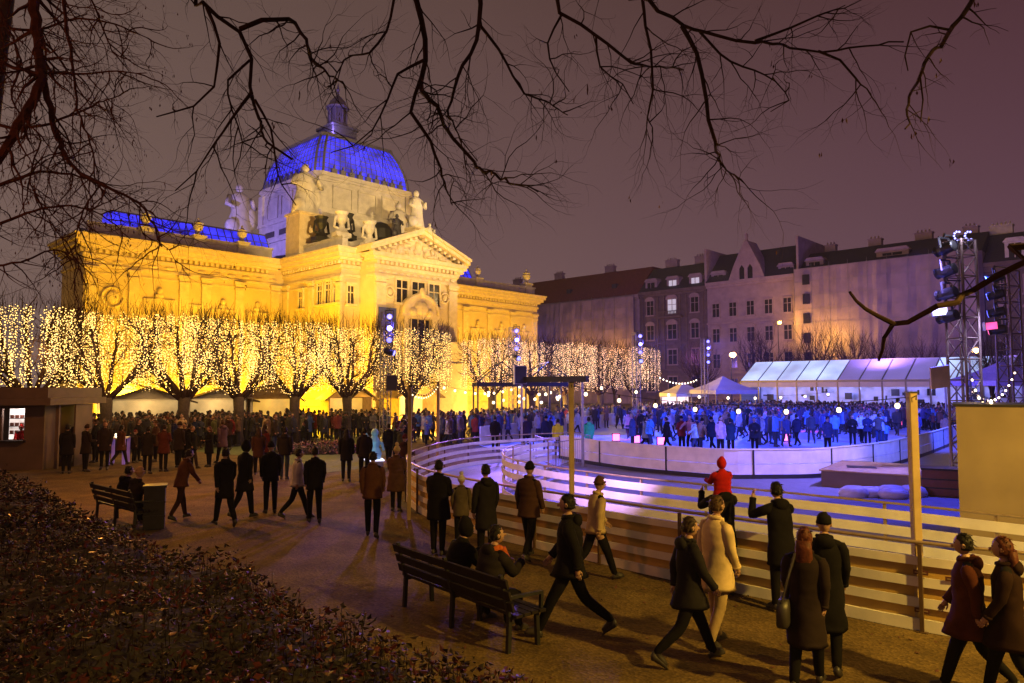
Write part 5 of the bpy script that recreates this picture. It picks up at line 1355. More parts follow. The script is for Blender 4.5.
# lit ice sculpture on its pedestal
sp = gp(374, 468); t = thing('ice_sculpture', 'cyan lit ice sculpture on a glowing pedestal beside the lawn', 'sculpture', sp, .3)
t.scale = (.85, .85, .85)
m = MB(); m.box(-.38, .38, -.38, .38, 0, .34); m.build('pedestal', grey_metal, t)
m = MB(); m.box(-.42, .42, -.42, .42, .342, .40); m.build('light_strip', white_panel, t)
m = MB(); m.lathe((0, 0, .4), [(.3, 0), (.34, .3), (.22, .55), (.26, .8), (.14, 1.05), (.05, 1.1)], 9); m.ell((.02, 0, 1.6), (.17, .2, .2), 9, 7)
m.tube([(0, 0, 1.2), (.35, 0, 1.1), (.42, -.1, .8)], [.1, .08, .05], 7); m.tube([(0, 0, 1.2), (-.3, 0, 1.35), (-.38, 0, 1.6)], [.1, .08, .04], 7); m.build('figure', cyan_ice, t)
light('POINT', 'sculpture_lamp', sp + V((0, -.6, .9)), 4, (.3, .7, 1), .1)
light('SPOT', 'path_spot', xg(400, 30) + V((0, 0, 6)), 3000, (.45, .25, 1.0), .15, target=gp(366, 536), cone=14, blend=.8)
# ------------------------------------------------------------------ people
def skeleton(k=1.0, legs=((.0, .0), (.0, .0)), arms=((.05, .12, .15), (.05, .12, .15)), lean=0.0, sit=False, head=(0, 0), side=0.0):
    """joints of a figure that faces +Y. legs: (thigh forward, knee bend) left,right; arms: (forward, outward, elbow)"""
    J = {}
    J['pelvis'] = V((0, 0, 0))
    sp = V((math.sin(side), math.sin(lean), math.cos(lean))).normalized()
    J['waist'] = sp * .15; J['chest'] = sp * .34; J['neckb'] = sp * .52
    fw = V((0, math.cos(lean * .5), -math.sin(lean * .5)))
    J['neck'] = J['neckb'] + sp * .06 + V((0, .012, 0)); J['headb'] = J['neckb'] + sp * .115 + V((0, .02, 0)); J['head'] = J['neckb'] + sp * .20 + V((0, .035, 0))
    for n, s in (('l', -1), ('r', 1)):
        a, b = legs[0 if s < 0 else 1]
        h = V((s * .095, 0, -.05)); kx = s * (.02 if sit else .008)
        kn = h + V((kx, .44 * math.sin(a), -.44 * math.cos(a))); an = kn + V((0, .42 * math.sin(a - b), -.42 * math.cos(a - b)))
        fp = (a - b) * .8
        to = an + V((s * .025, .165 * math.cos(fp), -.055 + .165 * math.sin(fp) * .9)); he = an + V((0, -.05, -.045))
        J['hip' + n], J['knee' + n], J['ank' + n], J['toe' + n], J['heel' + n] = h, kn, an, to, he
        f, o, e = arms[0 if s < 0 else 1]
        sh = J['neckb'] - sp * .035 + V((s * .185, 0, 0))
        f2 = f + lean * .6
        d1 = V((s * math.sin(o), math.sin(f2) * math.cos(o), -math.cos(f2) * math.cos(o)))
        el = sh + d1 * .285
        f3 = f2 + e
        oi = o * .2 - (.35 if e > 1.2 else .1)
        d2 = V((s * math.sin(oi), math.sin(f3) * math.cos(oi), -math.cos(f3) * math.cos(oi)))
        wr = el + d2 * .25
        J['sh' + n], J['el' + n], J['wr' + n], J['hd' + n] = sh, el, wr, wr + d2 * .085
        J['hdir' + n] = d2
    z = min(J['ankl'].z, J['ankr'].z, J['toel'].z + .04, J['toer'].z + .04)
    off = V((0, 0, -z + .085)) if not sit else V((0, 0, .56))
    for q in J:
        if not q.startswith('hdir'): J[q] = (J[q] + off) * k
    J['k'] = k; J['sp'] = sp; J['headrot'] = Euler((head[1] + lean * .3, 0, head[0])).to_matrix()
    return J
def body_mesh(J, fingers=False):
    k = J['k']
    names = ['pelvis', 'waist', 'chest', 'neckb', 'neck', 'headb', 'hipl', 'kneel', 'ankl', 'toel', 'hipr', 'kneer', 'ankr', 'toer', 'shl', 'ell', 'wrl', 'hdl', 'shr', 'elr', 'wrr', 'hdr']
    rad = [(.155, .115), (.13, .10), (.155, .11), (.075, .065), (.055, .055), (.05, .055), (.108, .108), (.078, .078), (.058, .058), (.042, .036), (.108, .108), (.078, .078), (.058, .058), (.042, .036),
           (.062, .06), (.045, .045), (.031, .031), (.036, .022), (.062, .06), (.045, .045), (.031, .031), (.036, .022)]
    E = [(0, 1), (1, 2), (2, 3), (3, 4), (4, 5), (0, 6), (6, 7), (7, 8), (8, 9), (0, 10), (10, 11), (11, 12), (12, 13), (3, 14), (14, 15), (15, 16), (16, 17), (3, 18), (18, 19), (19, 20), (20, 21)]
    me = bpy.data.meshes.new('body_base'); me.from_pydata([tuple(J[n]) for n in names], E, [])
    o = bpy.data.objects.new('body_base', me); col.objects.link(o)
    md = o.modifiers.new('skin', 'SKIN'); md.use_smooth_shade = True; md.branch_smoothing = .3
    for i, v in enumerate(me.skin_vertices[0].data):
        v.radius = (rad[i][0] * k, rad[i][1] * k); v.use_root = i == 0
    sb = o.modifiers.new('sub', 'SUBSURF'); sb.levels = 1; sb.render_levels = 1
    dg = bpy.context.evaluated_depsgraph_get(); ev = o.evaluated_get(dg); tm = ev.to_mesh()
    vs = np.zeros(len(tm.vertices) * 3); tm.vertices.foreach_get('co', vs); vs = vs.reshape(-1, 3)
    mb = MB()
    seg = [(J[names[a]], J[names[b]], b) for a, b in E]
    A = np.array([s[0] for s in seg]); B = np.array([s[1] for s in seg]); ids = [s[2] for s in seg]
    fs = [tuple(p.vertices) for p in tm.polygons]; ctr = np.array([vs[list(f)].mean(0) for f in fs])
    D = B - A; t = np.clip(((ctr[:, None] - A[None]) * D[None]).sum(2) / (D * D).sum(1)[None], 0, 1)
    near = np.linalg.norm(ctr[:, None] - (A[None] + t[..., None] * D[None]), axis=2).argmin(1)
    mi = []
    for q in near:
        b = ids[q]; mi.append(2 if b in (9, 13) else (0 if b in (4, 5, 17, 21) else 1))
    mb.v = [tuple(v) for v in vs]; mb.f = fs; mb.m = mi
    ev.to_mesh_clear(); bpy.data.objects.remove(o); bpy.data.meshes.remove(me)
    # feet: rounded shoes continue the ankle
    for n in 'lr':
        a, t_, h = J['ank' + n], J['toe' + n], J['heel' + n]; d = (t_ - h).normalized()
        up = d.cross(V((1, 0, 0))).normalized() * -1
        rings = []
        for f, w, hh in ((-.02, .030, .035), (.10, .042, .06), (.45, .045, .055), (.75, .048, .04), (.98, .036, .028), (1.06, .012, .012)):
            c = h.lerp(t_, f) + V((0, 0, (hh - .045) * k))
            rings.append([c + (V((1, 0, 0)) * w * math.cos(a_ * math.pi / 4) + V((0, 0, 1)) * hh * math.sin(a_ * math.pi / 4) * (1.2 if math.sin(a_ * math.pi / 4) > 0 else .8)) * k for a_ in range(8)])
        mb.loft(rings, 2)
    # head with face
    R3 = J['headrot']; c = J['head']; nu, nv = 14, 11; rings = []
    for i in range(1, nv):
        ph = math.pi * i / nv; ring = []
        for q in range(nu):
            th = 2 * math.pi * q / nu
            x, y, z = math.sin(ph) * math.cos(th), math.sin(ph) * math.sin(th), -math.cos(ph)
            px_, py_, pz_ = x * .076, y * .094, z * .118
            if z < -.2: px_ *= 1 + .28 * (z + .2); py_ *= 1 + .1 * (z + .2)
            if y > .5 and abs(x) < .35:
                if -.35 < z < .15: py_ += .018 * (1 - abs(x) / .35)         # nose
                if -.75 < z < -.5: py_ += .006
            if y > .55 and .2 < abs(x) < .6 and 0 < z < .3: py_ -= .010     # eye sockets
            ring.append(c + R3 @ (V((px_, py_, pz_)) * k))
        rings.append(ring)
    mb.loft(rings, 0)
    for s in (-1, 1):
        mb.ell(c + R3 @ (V((s * .078, -.005, -.01)) * k), (.012 * k, .022 * k, .034 * k), 6, 5, 0, R3)
        mb.ell(c + R3 @ (V((s * .030, .083, .018)) * k), (.012 * k, .008 * k, .008 * k), 6, 4, 3, R3)
    mb.ell(c + R3 @ (V((0, .104, -.022)) * k), (.013 * k, .018 * k, .022 * k), 6, 5, 0, R3)
    mb.ell(c + R3 @ (V((0, .089, -.064)) * k), (.024 * k, .006 * k, .006 * k), 6, 4, 3, R3)
    if fingers:
        for n, s in (('l', -1), ('r', 1)):
            w, h, d = J['wr' + n], J['hd' + n], J['hdir' + n].normalized()
            sd = d.cross(V((1, 0, 0)));  sd = sd.normalized() if sd.length > .1 else V((0, 1, 0))
            curl = V((-s, 0, 0)) - d * V((-s, 0, 0)).dot(d); curl = curl.normalized() if curl.length > .05 else V((0, 0, -1))
            for q, ln in ((-1.5, .060), (-.5, .074), (.5, .078), (1.5, .068)):
                p = h + sd * (q * .0165 * k) - d * .01
                mb.tube([p, p + d * ln * .45 * k + curl * .006, p + d * ln * .8 * k + curl * .024, p + d * ln * .95 * k + curl * .042], [.0095 * k, .009 * k, .0085 * k, .006 * k], 6, 0)
            p = w + d * .025 * k + sd * .022 * k
            mb.tube([p, p + d * .03 * k + sd * .022 * k + curl * .008, p + d * .062 * k + sd * .026 * k + curl * .02], [.012 * k, .0105 * k, .007 * k], 6, 0)
    return mb.mesh('person_body', [skin_m, trouser, shoe_m, eye_m], True)
def coat_mesh(J, hem=.12, puff=1.0, flare=1.0, collar=True, seed=0, sit=False, hood=False):
    k = J['k']; mb = MB(); P, sp = J['pelvis'], J['sp']; N = 18; r = random.Random(seed); ph = r.uniform(0, 60)
    rows = [(.59, .058, .062), (.56, .08, .078), (.53, .118, .092), (.50, .160, .106), (.46, .182, .122), (.40, .190, .138), (.33, .192, .146), (.22, .186, .142), (.12, .183, .14), (.02, .194, .148)]
    ts = np.linspace(.59, .02, 22); rows = [(t, float(np.interp(-t, [-q[0] for q in rows], [q[1] for q in rows])), float(np.interp(-t, [-q[0] for q in rows], [q[2] for q in rows]))) for t in ts]
    def wr(a, h, amp): return 1 + amp * (noise.noise(V((math.cos(a) * 1.6, math.sin(a) * 1.6, h * 7 + ph))) + .7 * noise.noise(V((math.cos(a) * 3 + ph, math.sin(a) * 3, h * 16))))
    rings = []; AN = [q * 2 * math.pi / N for q in range(N)]
    fwv = V((1, 0, 0)).cross(sp) * -1
    for t, rx, ry in rows:
        c = P + sp * t * k; f = puff if t < .5 else 1 + (puff - 1) * .4
        if puff > 1.08: f *= 1 + .025 * math.sin(t * 55)
        rings.append([c + (V((1, 0, 0)) * rx * f * math.cos(a) + fwv * ry * f * math.sin(a)) * k * wr(a, t, .07 if t < .5 else .03) for a in AN])
    spread = abs(J['kneel'].y - J['kneer'].y) / k; mid = ((J['kneel'] + J['kneer']) / 2 - P) / k
    n = max(2, int(hem / .045)); tilt = r.uniform(-.03, .03)
    for q in range(1, n + 1):
        d = hem * q / n
        rx, ry = (.2 + .05 * d * flare) * puff, (.15 + .06 * d * flare + spread * .42 * d / .45) * puff
        if sit: c = P + (V((0, mid.y * d / .45 * .3, -min(d, .1)))) * k
        else: c = P + V((0, mid.y * d / .45, -d)) * k
        rings.append([c + V((rx * math.cos(a), ry * math.sin(a), tilt * math.cos(a) * d)) * k * wr(a, -d, .05 + .16 * d) * (1 + .03 * math.sin(5 * a + ph) * min(1, d * 3)) for a in AN])
    c = sum(rings[-1], V()) / N
    rings.append([c + (p - c) * .9 + V((0, 0, .03)) for p in rings[-1]])
    mb.loft(rings)
    for s in 'lr':
        sh, el, wr_ = J['sh' + s], J['el' + s], J['wr' + s]
        inn = sh.lerp(J['chest'], .30) + sp * .02 * k; sh2 = sh - sp * .030 * k
        pts = catmull([inn, sh2, sh2.lerp(el, .5), el, el.lerp(wr_, .5), wr_.lerp(el, .02)], .035 * k); m_ = len(pts)
        cs = np.interp(np.linspace(0, 1, m_), [0, .12, .25, .5, .75, 1], [.06, .072, .072, .060, .053, .046])
        mb.tube(pts, [q * k * puff * (1 + .10 * noise.noise(V((i * .45, ph, 0))) + (.07 * math.sin(i * 2.1) if abs(i / m_ - .52) < .14 else 0)) for i, q in enumerate(cs)], 10)
        mb.tube([wr_.lerp(el, .14), wr_.lerp(el, -.01)], [.050 * k * puff, .052 * k * puff], 10)
    if hood:
        c = J['head'] + V((0, -.012, .008)) * k; R3 = J['headrot']; rings = []
        for i in range(11):
            ph_ = math.pi * (.03 + .80 * i / 10)
            pk = .035 * max(0, 1 - i / 3)
            rings.append([c + R3 @ (V((.112 * math.sin(ph_) * math.cos(a), min(.128 * math.sin(ph_) * math.sin(a), .06) - pk, .150 * math.cos(ph_) + pk * .6)) * k * wr(a, i * .1, .06)) for a in [2 * math.pi * j / 14 for j in range(14)]])
        mb.loft(rings)
    elif collar:
        c = P + sp * .565 * k
        mb.tube([c + V((.078 * math.cos(a), .075 * math.sin(a) + .005, .02 * math.sin(a) * -1 + .008 * math.sin(3 * a + ph))) * k for a in [2 * math.pi * j / 16 for j in range(17)]], .028 * k, 6)
        if r.random() < .5:     # hood hanging at the back of the neck
            c2 = P + sp * .52 * k - fwv * .10 * k; mb.ell(c2, (.12 * k, .065 * k, .085 * k), 12, 8)
    return mb.mesh('coat', [cloth], True)
def hair_mesh(J, style):
    k = J['k']; c = J['head']; R3 = J['headrot']; mb = MB()
    def cap(rx, ry, rz, cut, zc=0.0, oy=-.012):
        rings = []
        for i in range(9):
            ph = math.pi * (.03 + cut * i / 8)
            rings.append([c + (1 + .10 * noise.noise(V((math.cos(a) * 2.2, math.sin(a) * 2.2 + c.x * 9, i * .55)))) * (R3 @ (V((rx * math.sin(ph) * math.cos(a), oy + (ry * math.sin(ph) * math.sin(a) if math.sin(a) < 0 else min(ry * math.sin(ph) * math.sin(a), .092 if math.cos(ph) > .45 else .03)), zc + rz * math.cos(ph))) * k)) for a in [2 * math.pi * j / 14 for j in range(14)]])
        mb.loft(rings)
    if style == 'short': cap(.086, .102, .128, .62)
    elif style == 'long':
        cap(.09, .106, .13, .66)
        b = c + R3 @ (V((0, -.075, -.02)) * k); rings = []
        for d, w, th in ((0, .085, .05), (.1, .095, .05), (.2, .10, .045), (.3, .085, .035), (.36, .05, .02)):
            q = b + V((0, -.02 - d * .10, -d)) * k
            rings.append([q + V((w * math.cos(a * .628), th * math.sin(a * .628), 0)) * k for a in range(10)])
        mb.loft(rings)
    elif style == 'bun':
        cap(.086, .102, .128, .6); mb.ell(c + R3 @ (V((0, -.11, .07)) * k), (.045 * k, .045 * k, .045 * k), 10, 7)
    elif style in ('beanie', 'pom'):
        cap(.094, .108, .14, .52, .012, 0); 
        mb.tube([c + R3 @ (V((.09 * math.cos(a), .104 * math.sin(a) - .004, .035)) * k) for a in [2 * math.pi * j / 16 for j in range(17)]], .016 * k, 6)
        if style == 'pom': mb.ell(c + R3 @ (V((0, -.01, .185)) * k), (.055 * k, .055 * k, .055 * k), 10, 8)
    elif style == 'cap':
        cap(.09, .104, .125, .5, .01, 0); mb.obox(c + R3 @ (V((0, .12, .055)) * k), (.13 * k, .09 * k, .012 * k), R3 @ V((1, 0, 0)), R3 @ V((0, 1, -.15)), R3 @ V((0, .15, 1)))
    if style in ('short', 'long', 'bun'):      # loose strands break the outline
        r = random.Random(int(c.x * 1e4) % 997)
        for q in range(90):
            th, ph = r.uniform(0, 6.283), r.uniform(.1, 1.75)
            d = V((math.sin(ph) * math.cos(th), math.sin(ph) * math.sin(th), math.cos(ph)))
            if d.y > .35 and d.z < .5: continue
            p = c + R3 @ (V((d.x * .084, d.y * .10 - .012, d.z * .126)) * k)
            g = R3 @ V((d.x * .3 + r.gauss(0, .4), d.y * .3 - .2 + r.gauss(0, .4), -.9 if d.z < .6 else -.1)).normalized()
            o = R3 @ d; s_ = g.cross(o).normalized() * .012 * k
            mb.add([p - s_, p + s_, p + g * r.uniform(.03, .06) * k + o * r.uniform(.008, .022) * k], [(0, 1, 2)])
    nm = 'hat' if style in ('beanie', 'pom', 'cap') else 'hair'
    return nm, mb.mesh(nm, [hair_m if nm == 'hair' else cloth], True)
BLACK, NAVY, BROWN, GREY, RED, CREAMC = (.008, .007, .008), (.012, .016, .045), (.075, .035, .02), (.06, .06, .065), (.38, .012, .012), (.62, .47, .26)
DENIM, TAN, OLIVE, WINE, WHITE, TEAL = (.03, .045, .09), (.36, .26, .14), (.05, .05, .02), (.10, .015, .02), (.55, .52, .48), (.02, .10, .12)
HAIRC = [(.012, .009, .007), (.03, .016, .009), (.07, .035, .015), (.16, .09, .035), (.09, .022, .01)]
def place(label, meshes, loc, rz, coat, pants, hairc, group=None, extra=None):
    t = thing('person', label, 'person', loc, rz, group)
    b = obj('body', meshes[0], t); b.color = (*pants, 1)
    c = obj('coat', meshes[1], t); c.color = (*coat, 1)
    if meshes[2]: h = obj(meshes[2][0], meshes[2][1], t); h.color = (*hairc, 1)
    return t
def figure(label, px, py, face, hgt=1.72, hem=.14, coat=BLACK, pants=BLACK, hair='short', hairc=HAIRC[0], group=None, puff=1.0, hood=False, loc=None, fingers=True, seed=0, sit=False, flare=1.0, **pose):
    J = skeleton(hgt / 1.84, sit=sit, **pose)
    ms = (body_mesh(J, fingers), coat_mesh(J, hem, puff, flare, seed=seed + int(px), sit=sit, hood=hood), None if hood else hair_mesh(J, hair))
    p = loc if loc is not None else gp(px, py)
    t = place(label, ms, p, R(face), coat, pants, hairc, group)
    return t, J
def walk(a=.42, k=.25): return dict(legs=((a, .08), (-a * .8, k + .25)), arms=((-a * .7, .12, .25), (a * .7, .12, .35)))
def walk2(a=.42, k=.25): return dict(legs=((-a * .8, k + .25), (a, .08)), arms=((a * .7, .12, .35), (-a * .7, .12, .25)))
STAND = dict(legs=((.03, .02), (-.04, .03)), arms=((.08, .14, .25), (.05, .14, .3)))
HUDDLE = dict(legs=((.03, .02), (-.03, .03)), arms=((.25, .10, 1.3), (.2, .10, 1.35)))
SIT = dict(legs=((1.42, 1.35), (1.50, 1.5)), sit=True)
# --- nearest figures
figure('person in a long cream jacket and pale tan trousers walking by the plywood fence', 718, 648, -60, 1.78, .30, CREAMC, TAN, 'short', HAIRC[2], puff=1.06, **walk(.16, .05))
figure('woman in a dark fitted coat striding past beside the cream jacket', 690, 664, -80, 1.70, .24, (.016, .014, .016), BLACK, 'short', HAIRC[1], **walk(.46))
_, Jf = figure('person in black at the fence carrying a red hooded child', 724, 596, 10, 1.78, .26, BLACK, BLACK, 'short', HAIRC[0], legs=((.03, .02), (-.03, .03)), arms=((1.0, .2, 1.5), (1.0, .2, 1.5)))
Jc = skeleton(.62, legs=((1.2, 1.25), (1.2, 1.25)), arms=((.7, .15, .9), (.7, .15, .9)), sit=True)
cm = (body_mesh(Jc, True), coat_mesh(Jc, .16, 1.15, sit=True, hood=True, seed=3), None)
place('small child in a bright red hooded coat riding on someone\'s shoulders', cm, gp(724, 596) + V((0, -.02, 1.42 - .25)), R(10), RED, BLACK, BLACK)
figure('person in black coat leaning on the fence and raising a camera', 783, 612, 15, 1.76, .34, BLACK, BLACK, 'short', HAIRC[0], legs=((.03, .02), (-.04, .05)), arms=((.95, .42, 1.85), (.95, .35, 1.85)), lean=.1)
figure('man in flat cap and long black coat beside a red-haired woman', 828, 672, -25, 1.70, .50, BLACK, BLACK, 'cap', BLACK, **walk(.22, .05))
figure('red-haired woman in a long dark coat walking beside the man in the flat cap', 808, 690, -30, 1.64, .48, (.022, .014, .014), BLACK, 'long', HAIRC[4], **walk2(.25, .05))
figure('person in a rust coloured quilted jacket walking out at the right edge', 972, 694, 60, 1.64, .3, (.07, .02, .012), BLACK, 'short', HAIRC[0], puff=1.12, **walk(.36))
figure('person in a dark brown coat with auburn hair cut off by the right edge', 1012, 708, 55, 1.66, .34, (.022, .010, .008), BLACK, 'long', HAIRC[4], **walk2(.3))
figure('broad man in black jacket taking a long stride in the middle of the path', 570, 637, 78, 1.86, .16, BLACK, BLACK, 'short', HAIRC[0], puff=1.12, **walk(.50, .3))
figure('person in a beige jacket walking behind the striding man in black', 596, 580, -70, 1.70, .12, (.42, .31, .17), BLACK, 'beanie', BROWN, lean=.08, **walk2(.42))
figure('woman in a brown quilted jacket with white hem and dark beanie by the fence', 529, 560, -35, 1.74, .18, (.06, .028, .02), BLACK, 'beanie', BLACK, puff=1.1, **walk(.25, .1))
figure('person in black parka leaning at the fence left of the bench couple', 438, 556, -20, 1.74, .3, BLACK, BLACK, 'short', HAIRC[0], puff=1.15, **HUDDLE)
figure('person in dark coat standing at the fence just right of the bench couple', 486, 566, 30, 1.74, .34, (.015, .013, .014), BLACK, 'short', HAIRC[0], **STAND)
figure('child in a pale bobble hat between the two dark figures at the fence', 461, 548, 0, 1.38, .2, (.12, .09, .06), BLACK, 'pom', WHITE, **STAND)
t = thing('shoulder_bag', 'dark shoulder bag hanging at the side of the red-haired woman', 'bag', gp(808, 690) + V((-.24, -.03, .66)), R(-30))
m = MB(); m.loft([[V((x * f, y * f, z)) for x, y in ((-.05, -.15), (.05, -.15), (.06, 0), (.05, .15), (-.05, .15), (-.06, 0))] for z, f in ((0, .85), (.03, 1), (.2, 1), (.26, .8))]); m.build('body', shoe_m, t, True)
m = MB(); m.tube([(0, -.12, .25), (.06, -.08, .5), (.12, 0, .74), (.06, .08, .5), (0, .12, .25)], .012, 5); m.build('strap', shoe_m, t)
# couple on the near bench
dB = (B1b - B1a); aB = math.degrees(math.atan2(dB.y, dB.x))
pB1 = B1a.lerp(B1b, .42); pB2 = B1a.lerp(B1b, .70); nB = V((-dB.y, dB.x, 0)).normalized() * .12
nB.z = 0
figure('hooded person in a black puffy coat seated on the near bench, on the left', 0, 1, aB - 8, 1.76, .12, BLACK, BLACK, 'short', loc=V((pB1.x, pB1.y, 0)) + nB, puff=1.22, hood=True, lean=.22, arms=((.5, .12, 1.2), (.5, .12, 1.2)), **SIT)
tO, JO = figure('bare-headed person with an orange scarf seated on the near bench', 0, 2, aB + 4, 1.78, .12, (.02, .016, .016), BLACK, 'short', HAIRC[0], loc=V((pB2.x, pB2.y, 0)) + nB, puff=1.18, lean=.18, head=(-.5, .1), arms=((.45, .12, 1.1), (.5, .12, 1.3)), **SIT)
m = MB(); c = JO['neckb'] + V((0, .01, .02)); m.tube([c + V((.085 * math.cos(a), .085 * math.sin(a), .02 * math.cos(2 * a))) for a in [2 * math.pi * j / 14 for j in range(15)]], .042, 7); m.tube([c + V((.06, .09, 0)), c + V((.08, .15, -.15)), c + V((.07, .16, -.32))], [.05, .055, .05], 7)
s = m.build('scarf', [cloth], tO, True); s.color = (.45, .10, .02, 1)
# mid-distance figures on the path
figure('person in a rust brown jacket walking away along the path, alone', 372, 538, 5, 1.76, .16, (.10, .04, .022), BLACK, 'short', HAIRC[0], puff=1.06, **walk(.2, .05))
figure('person in brown fur coat and yellowish bobble hat at the fence bend', 396, 512, -10, 1.62, .42, (.11, .055, .03), BLACK, 'pom', (.62, .5, .2), puff=1.2, **HUDDLE)
figure('slim person in black walking beside the white jacket', 314, 524, 20, 1.72, .18, BLACK, BLACK, 'short', HAIRC[0], **walk(.14, .05))
figure('person in a white jacket and dark trousers walking on the path', 297, 519, -60, 1.68, .12, WHITE, BLACK, 'short', HAIRC[0], **walk2(.34))
figure('person in black with a pale fur collar standing next to the white jacket', 270, 514, 30, 1.74, .16, BLACK, BLACK, 'beanie', BLACK, **STAND)
figure('person in long black coat, left one of a close pair on the path', 224, 526, 40, 1.78, .3, BLACK, BLACK, 'short', HAIRC[0], **walk(.36))
figure('hooded person in black, right one of a close pair on the path', 244, 518, -30, 1.82, .34, (.014, .012, .013), BLACK, 'short', HAIRC[0], hood=True, **walk2(.2))
figure('person in a brown jacket bending forward near the left bench', 180, 520, -40, 1.66, .14, (.12, .045, .02), (.05, .02, .012), 'short', HAIRC[1], lean=.25, **walk(.25, .1))
figure('person in dark jacket and blue jeans seen from behind near the lawn', 284, 480, 0, 1.76, .14, (.018, .015, .015), DENIM, 'short', HAIRC[0], **STAND)
figure('long haired person in a brown coat left of the blue jeans', 258, 476, 20, 1.7, .3, (.05, .022, .016), BLACK, 'long', HAIRC[1], **walk(.2, .1))
figure('person in wine red coat on the path behind the close pair', 264, 470, -30, 1.7, .3, WINE, BLACK, 'long', HAIRC[1], **STAND)
figure('tall person in purple-grey coat with a pale hood at the lawn corner', 222, 464, 60, 1.8, .3, (.10, .06, .12), BLACK, 'short', HAIRC[2], **walk(.25, .1))
figure('long haired person in black standing left of the ice sculpture', 346, 482, 10, 1.72, .26, BLACK, BLACK, 'long', HAIRC[0], **STAND)
figure('short haired person in black standing next to the ice sculpture', 364, 483, 20, 1.78, .16, (.018, .013, .013), BLACK, 'short', HAIRC[0], **STAND)
figure('person in dark red knitted hat beside the fur coated one at the fence bend', 404, 490, -30, 1.66, .3, (.05, .02, .02), BLACK, 'beanie', WINE, **HUDDLE)
# couple on the far left bench
dB = (B2b - B2a); aB = math.degrees(math.atan2(dB.y, dB.x)); nB = V((-dB.y, dB.x, 0)).normalized() * .12; nB.z = 0
q1 = B2a.lerp(B2b, .45); q2 = B2a.lerp(B2b, .72)
figure('dark haired person seated on the left bench next to the litter bin, left one', 0, 3, aB, 1.74, .12, BLACK, BLACK, 'short', loc=V((q1.x, q1.y, 0)) + nB, puff=1.15, lean=.15, arms=((.45, .1, 1.1), (.45, .1, 1.1)), **SIT)
figure('person in pale knitted hat seated next to the litter bin', 0, 4, aB + 6, 1.74, .12, (.03, .02, .016), BLACK, 'beanie', (.42, .25, .12), loc=V((q2.x, q2.y, 0)) + nB, puff=1.12, lean=.12, arms=((.45, .1, 1.1), (.45, .1, 1.1)), **SIT)
# guests before the kiosk
row = ((66, 474, 20, BLACK, 'short'), (85, 472, -30, (.02, .013, .011), 'beanie'), (95, 463, 100, BLACK, 'short'), (137, 462, -90, BLACK, 'long'), (147, 474, 10, (.016, .013, .012), 'short'), (163, 472, 0, (.085, .022, .018), 'short'), (178, 468, -20, (.03, .02, .018), 'beanie'), (189, 467, 30, BLACK, 'short'), (155, 462, 140, BROWN, 'beanie'), (76, 464, 170, GREY, 'short'), (104, 470, 200, (.025, .016, .02), 'long'))
lab = ('person in black standing closest to the kiosk wall', 'person in dark brown with knitted hat beside the kiosk wall', 'person in black on the left side of the violet bar table', 'long haired person in black right of the violet bar table', 'broad person in black between bar table and the red-brown coat', 'person in a red-brown coat in the row of dark backs', 'person in a brown knitted hat right of the red-brown coat', 'person in black at the right end of the row by the kiosk', 'person in brown facing the bar table from behind the dark backs', 'person in grey facing outward behind the dark pair at the kiosk', 'long haired person leaning close to the violet bar table')
for (px, py, fc, cc, hs), l_ in zip(row, lab):
    figure(l_, px, py, fc, 1.70 + (px % 7) * .02, .3, cc, BLACK, hs, HAIRC[px % 3], fingers=False, puff=1.08, **(HUDDLE if px % 2 else STAND))
p = kp + rot_obj(.10) @ V((-.18, .75, 0))
figure('server in a bright red jacket inside the lit kiosk hatch', 0, 5, 200, 1.66, .2, (.5, .012, .03), BLACK, 'beanie', RED, loc=p, lean=.2, fingers=False, **HUDDLE)
# stewards and onlookers at the rink
figure('steward in a yellow high-visibility vest at the rink entrance', 558, 458, 0, 1.72, .16, (.62, .60, .03), BLACK, 'short', HAIRC[0], fingers=False, **STAND)
figure('steward in a dark jacket with green glowing vest at the barrier corner', 589, 457, 10, 1.78, .16, (.05, .62, .32), BLACK, 'short', HAIRC[0], fingers=False, **STAND)
for (px, py, fc, cc, lb_) in ((495, 452, 0, BLACK, 'person in black watching from the far bend of the lane fence'), (546, 452, -20, NAVY, 'person in dark blue waiting left of the yellow vest'), (526, 452, 30, (.03, .02, .05), 'person in dark violet waiting near the post of the beam'), (731, 457, 5, (.012, .03, .05), 'person leaning over the rink barrier in a broad dark jacket'), (755, 455, 160, (.02, .02, .03), 'skater in black holding the barrier in the middle'), (712, 452, 30, (.012, .02, .04), 'skater in dark jacket standing left of the pink ice patch'), (682, 452, 10, (.22, .02, .02), 'skater in a red waistcoat beside two dark skaters'), (697, 453, -30, (.02, .02, .05), 'skater in dark blue right of the red waistcoat'), (667, 452, 60, BLACK, 'slim dark skater beside the pink floor lamp'), (797, 446, 20, (.02, .02, .04), 'skater in dark clothes left of the couple at the barrier'), (828, 454, 190, (.03, .04, .10), 'stooping skater leaning on the barrier before the pink ice'), (853, 448, 175, BLACK, 'dark skater holding the barrier near the right bend, left of a pair'), (868, 446, 165, (.02, .025, .06), 'dark skater holding the barrier near the right bend, right of a pair'), (884, 443, 120, (.015, .03, .08), 'skater in blue jacket by the right bend of the barrier')):
    figure(lb_, px, py, fc, 1.72, .2, cc, BLACK, 'short' if px % 2 else 'beanie', HAIRC[0] if px % 2 else BLACK, fingers=False, puff=1.1, **(walk2(.3) if px in (797, 667, 712) else (HUDDLE if px % 3 else STAND)))

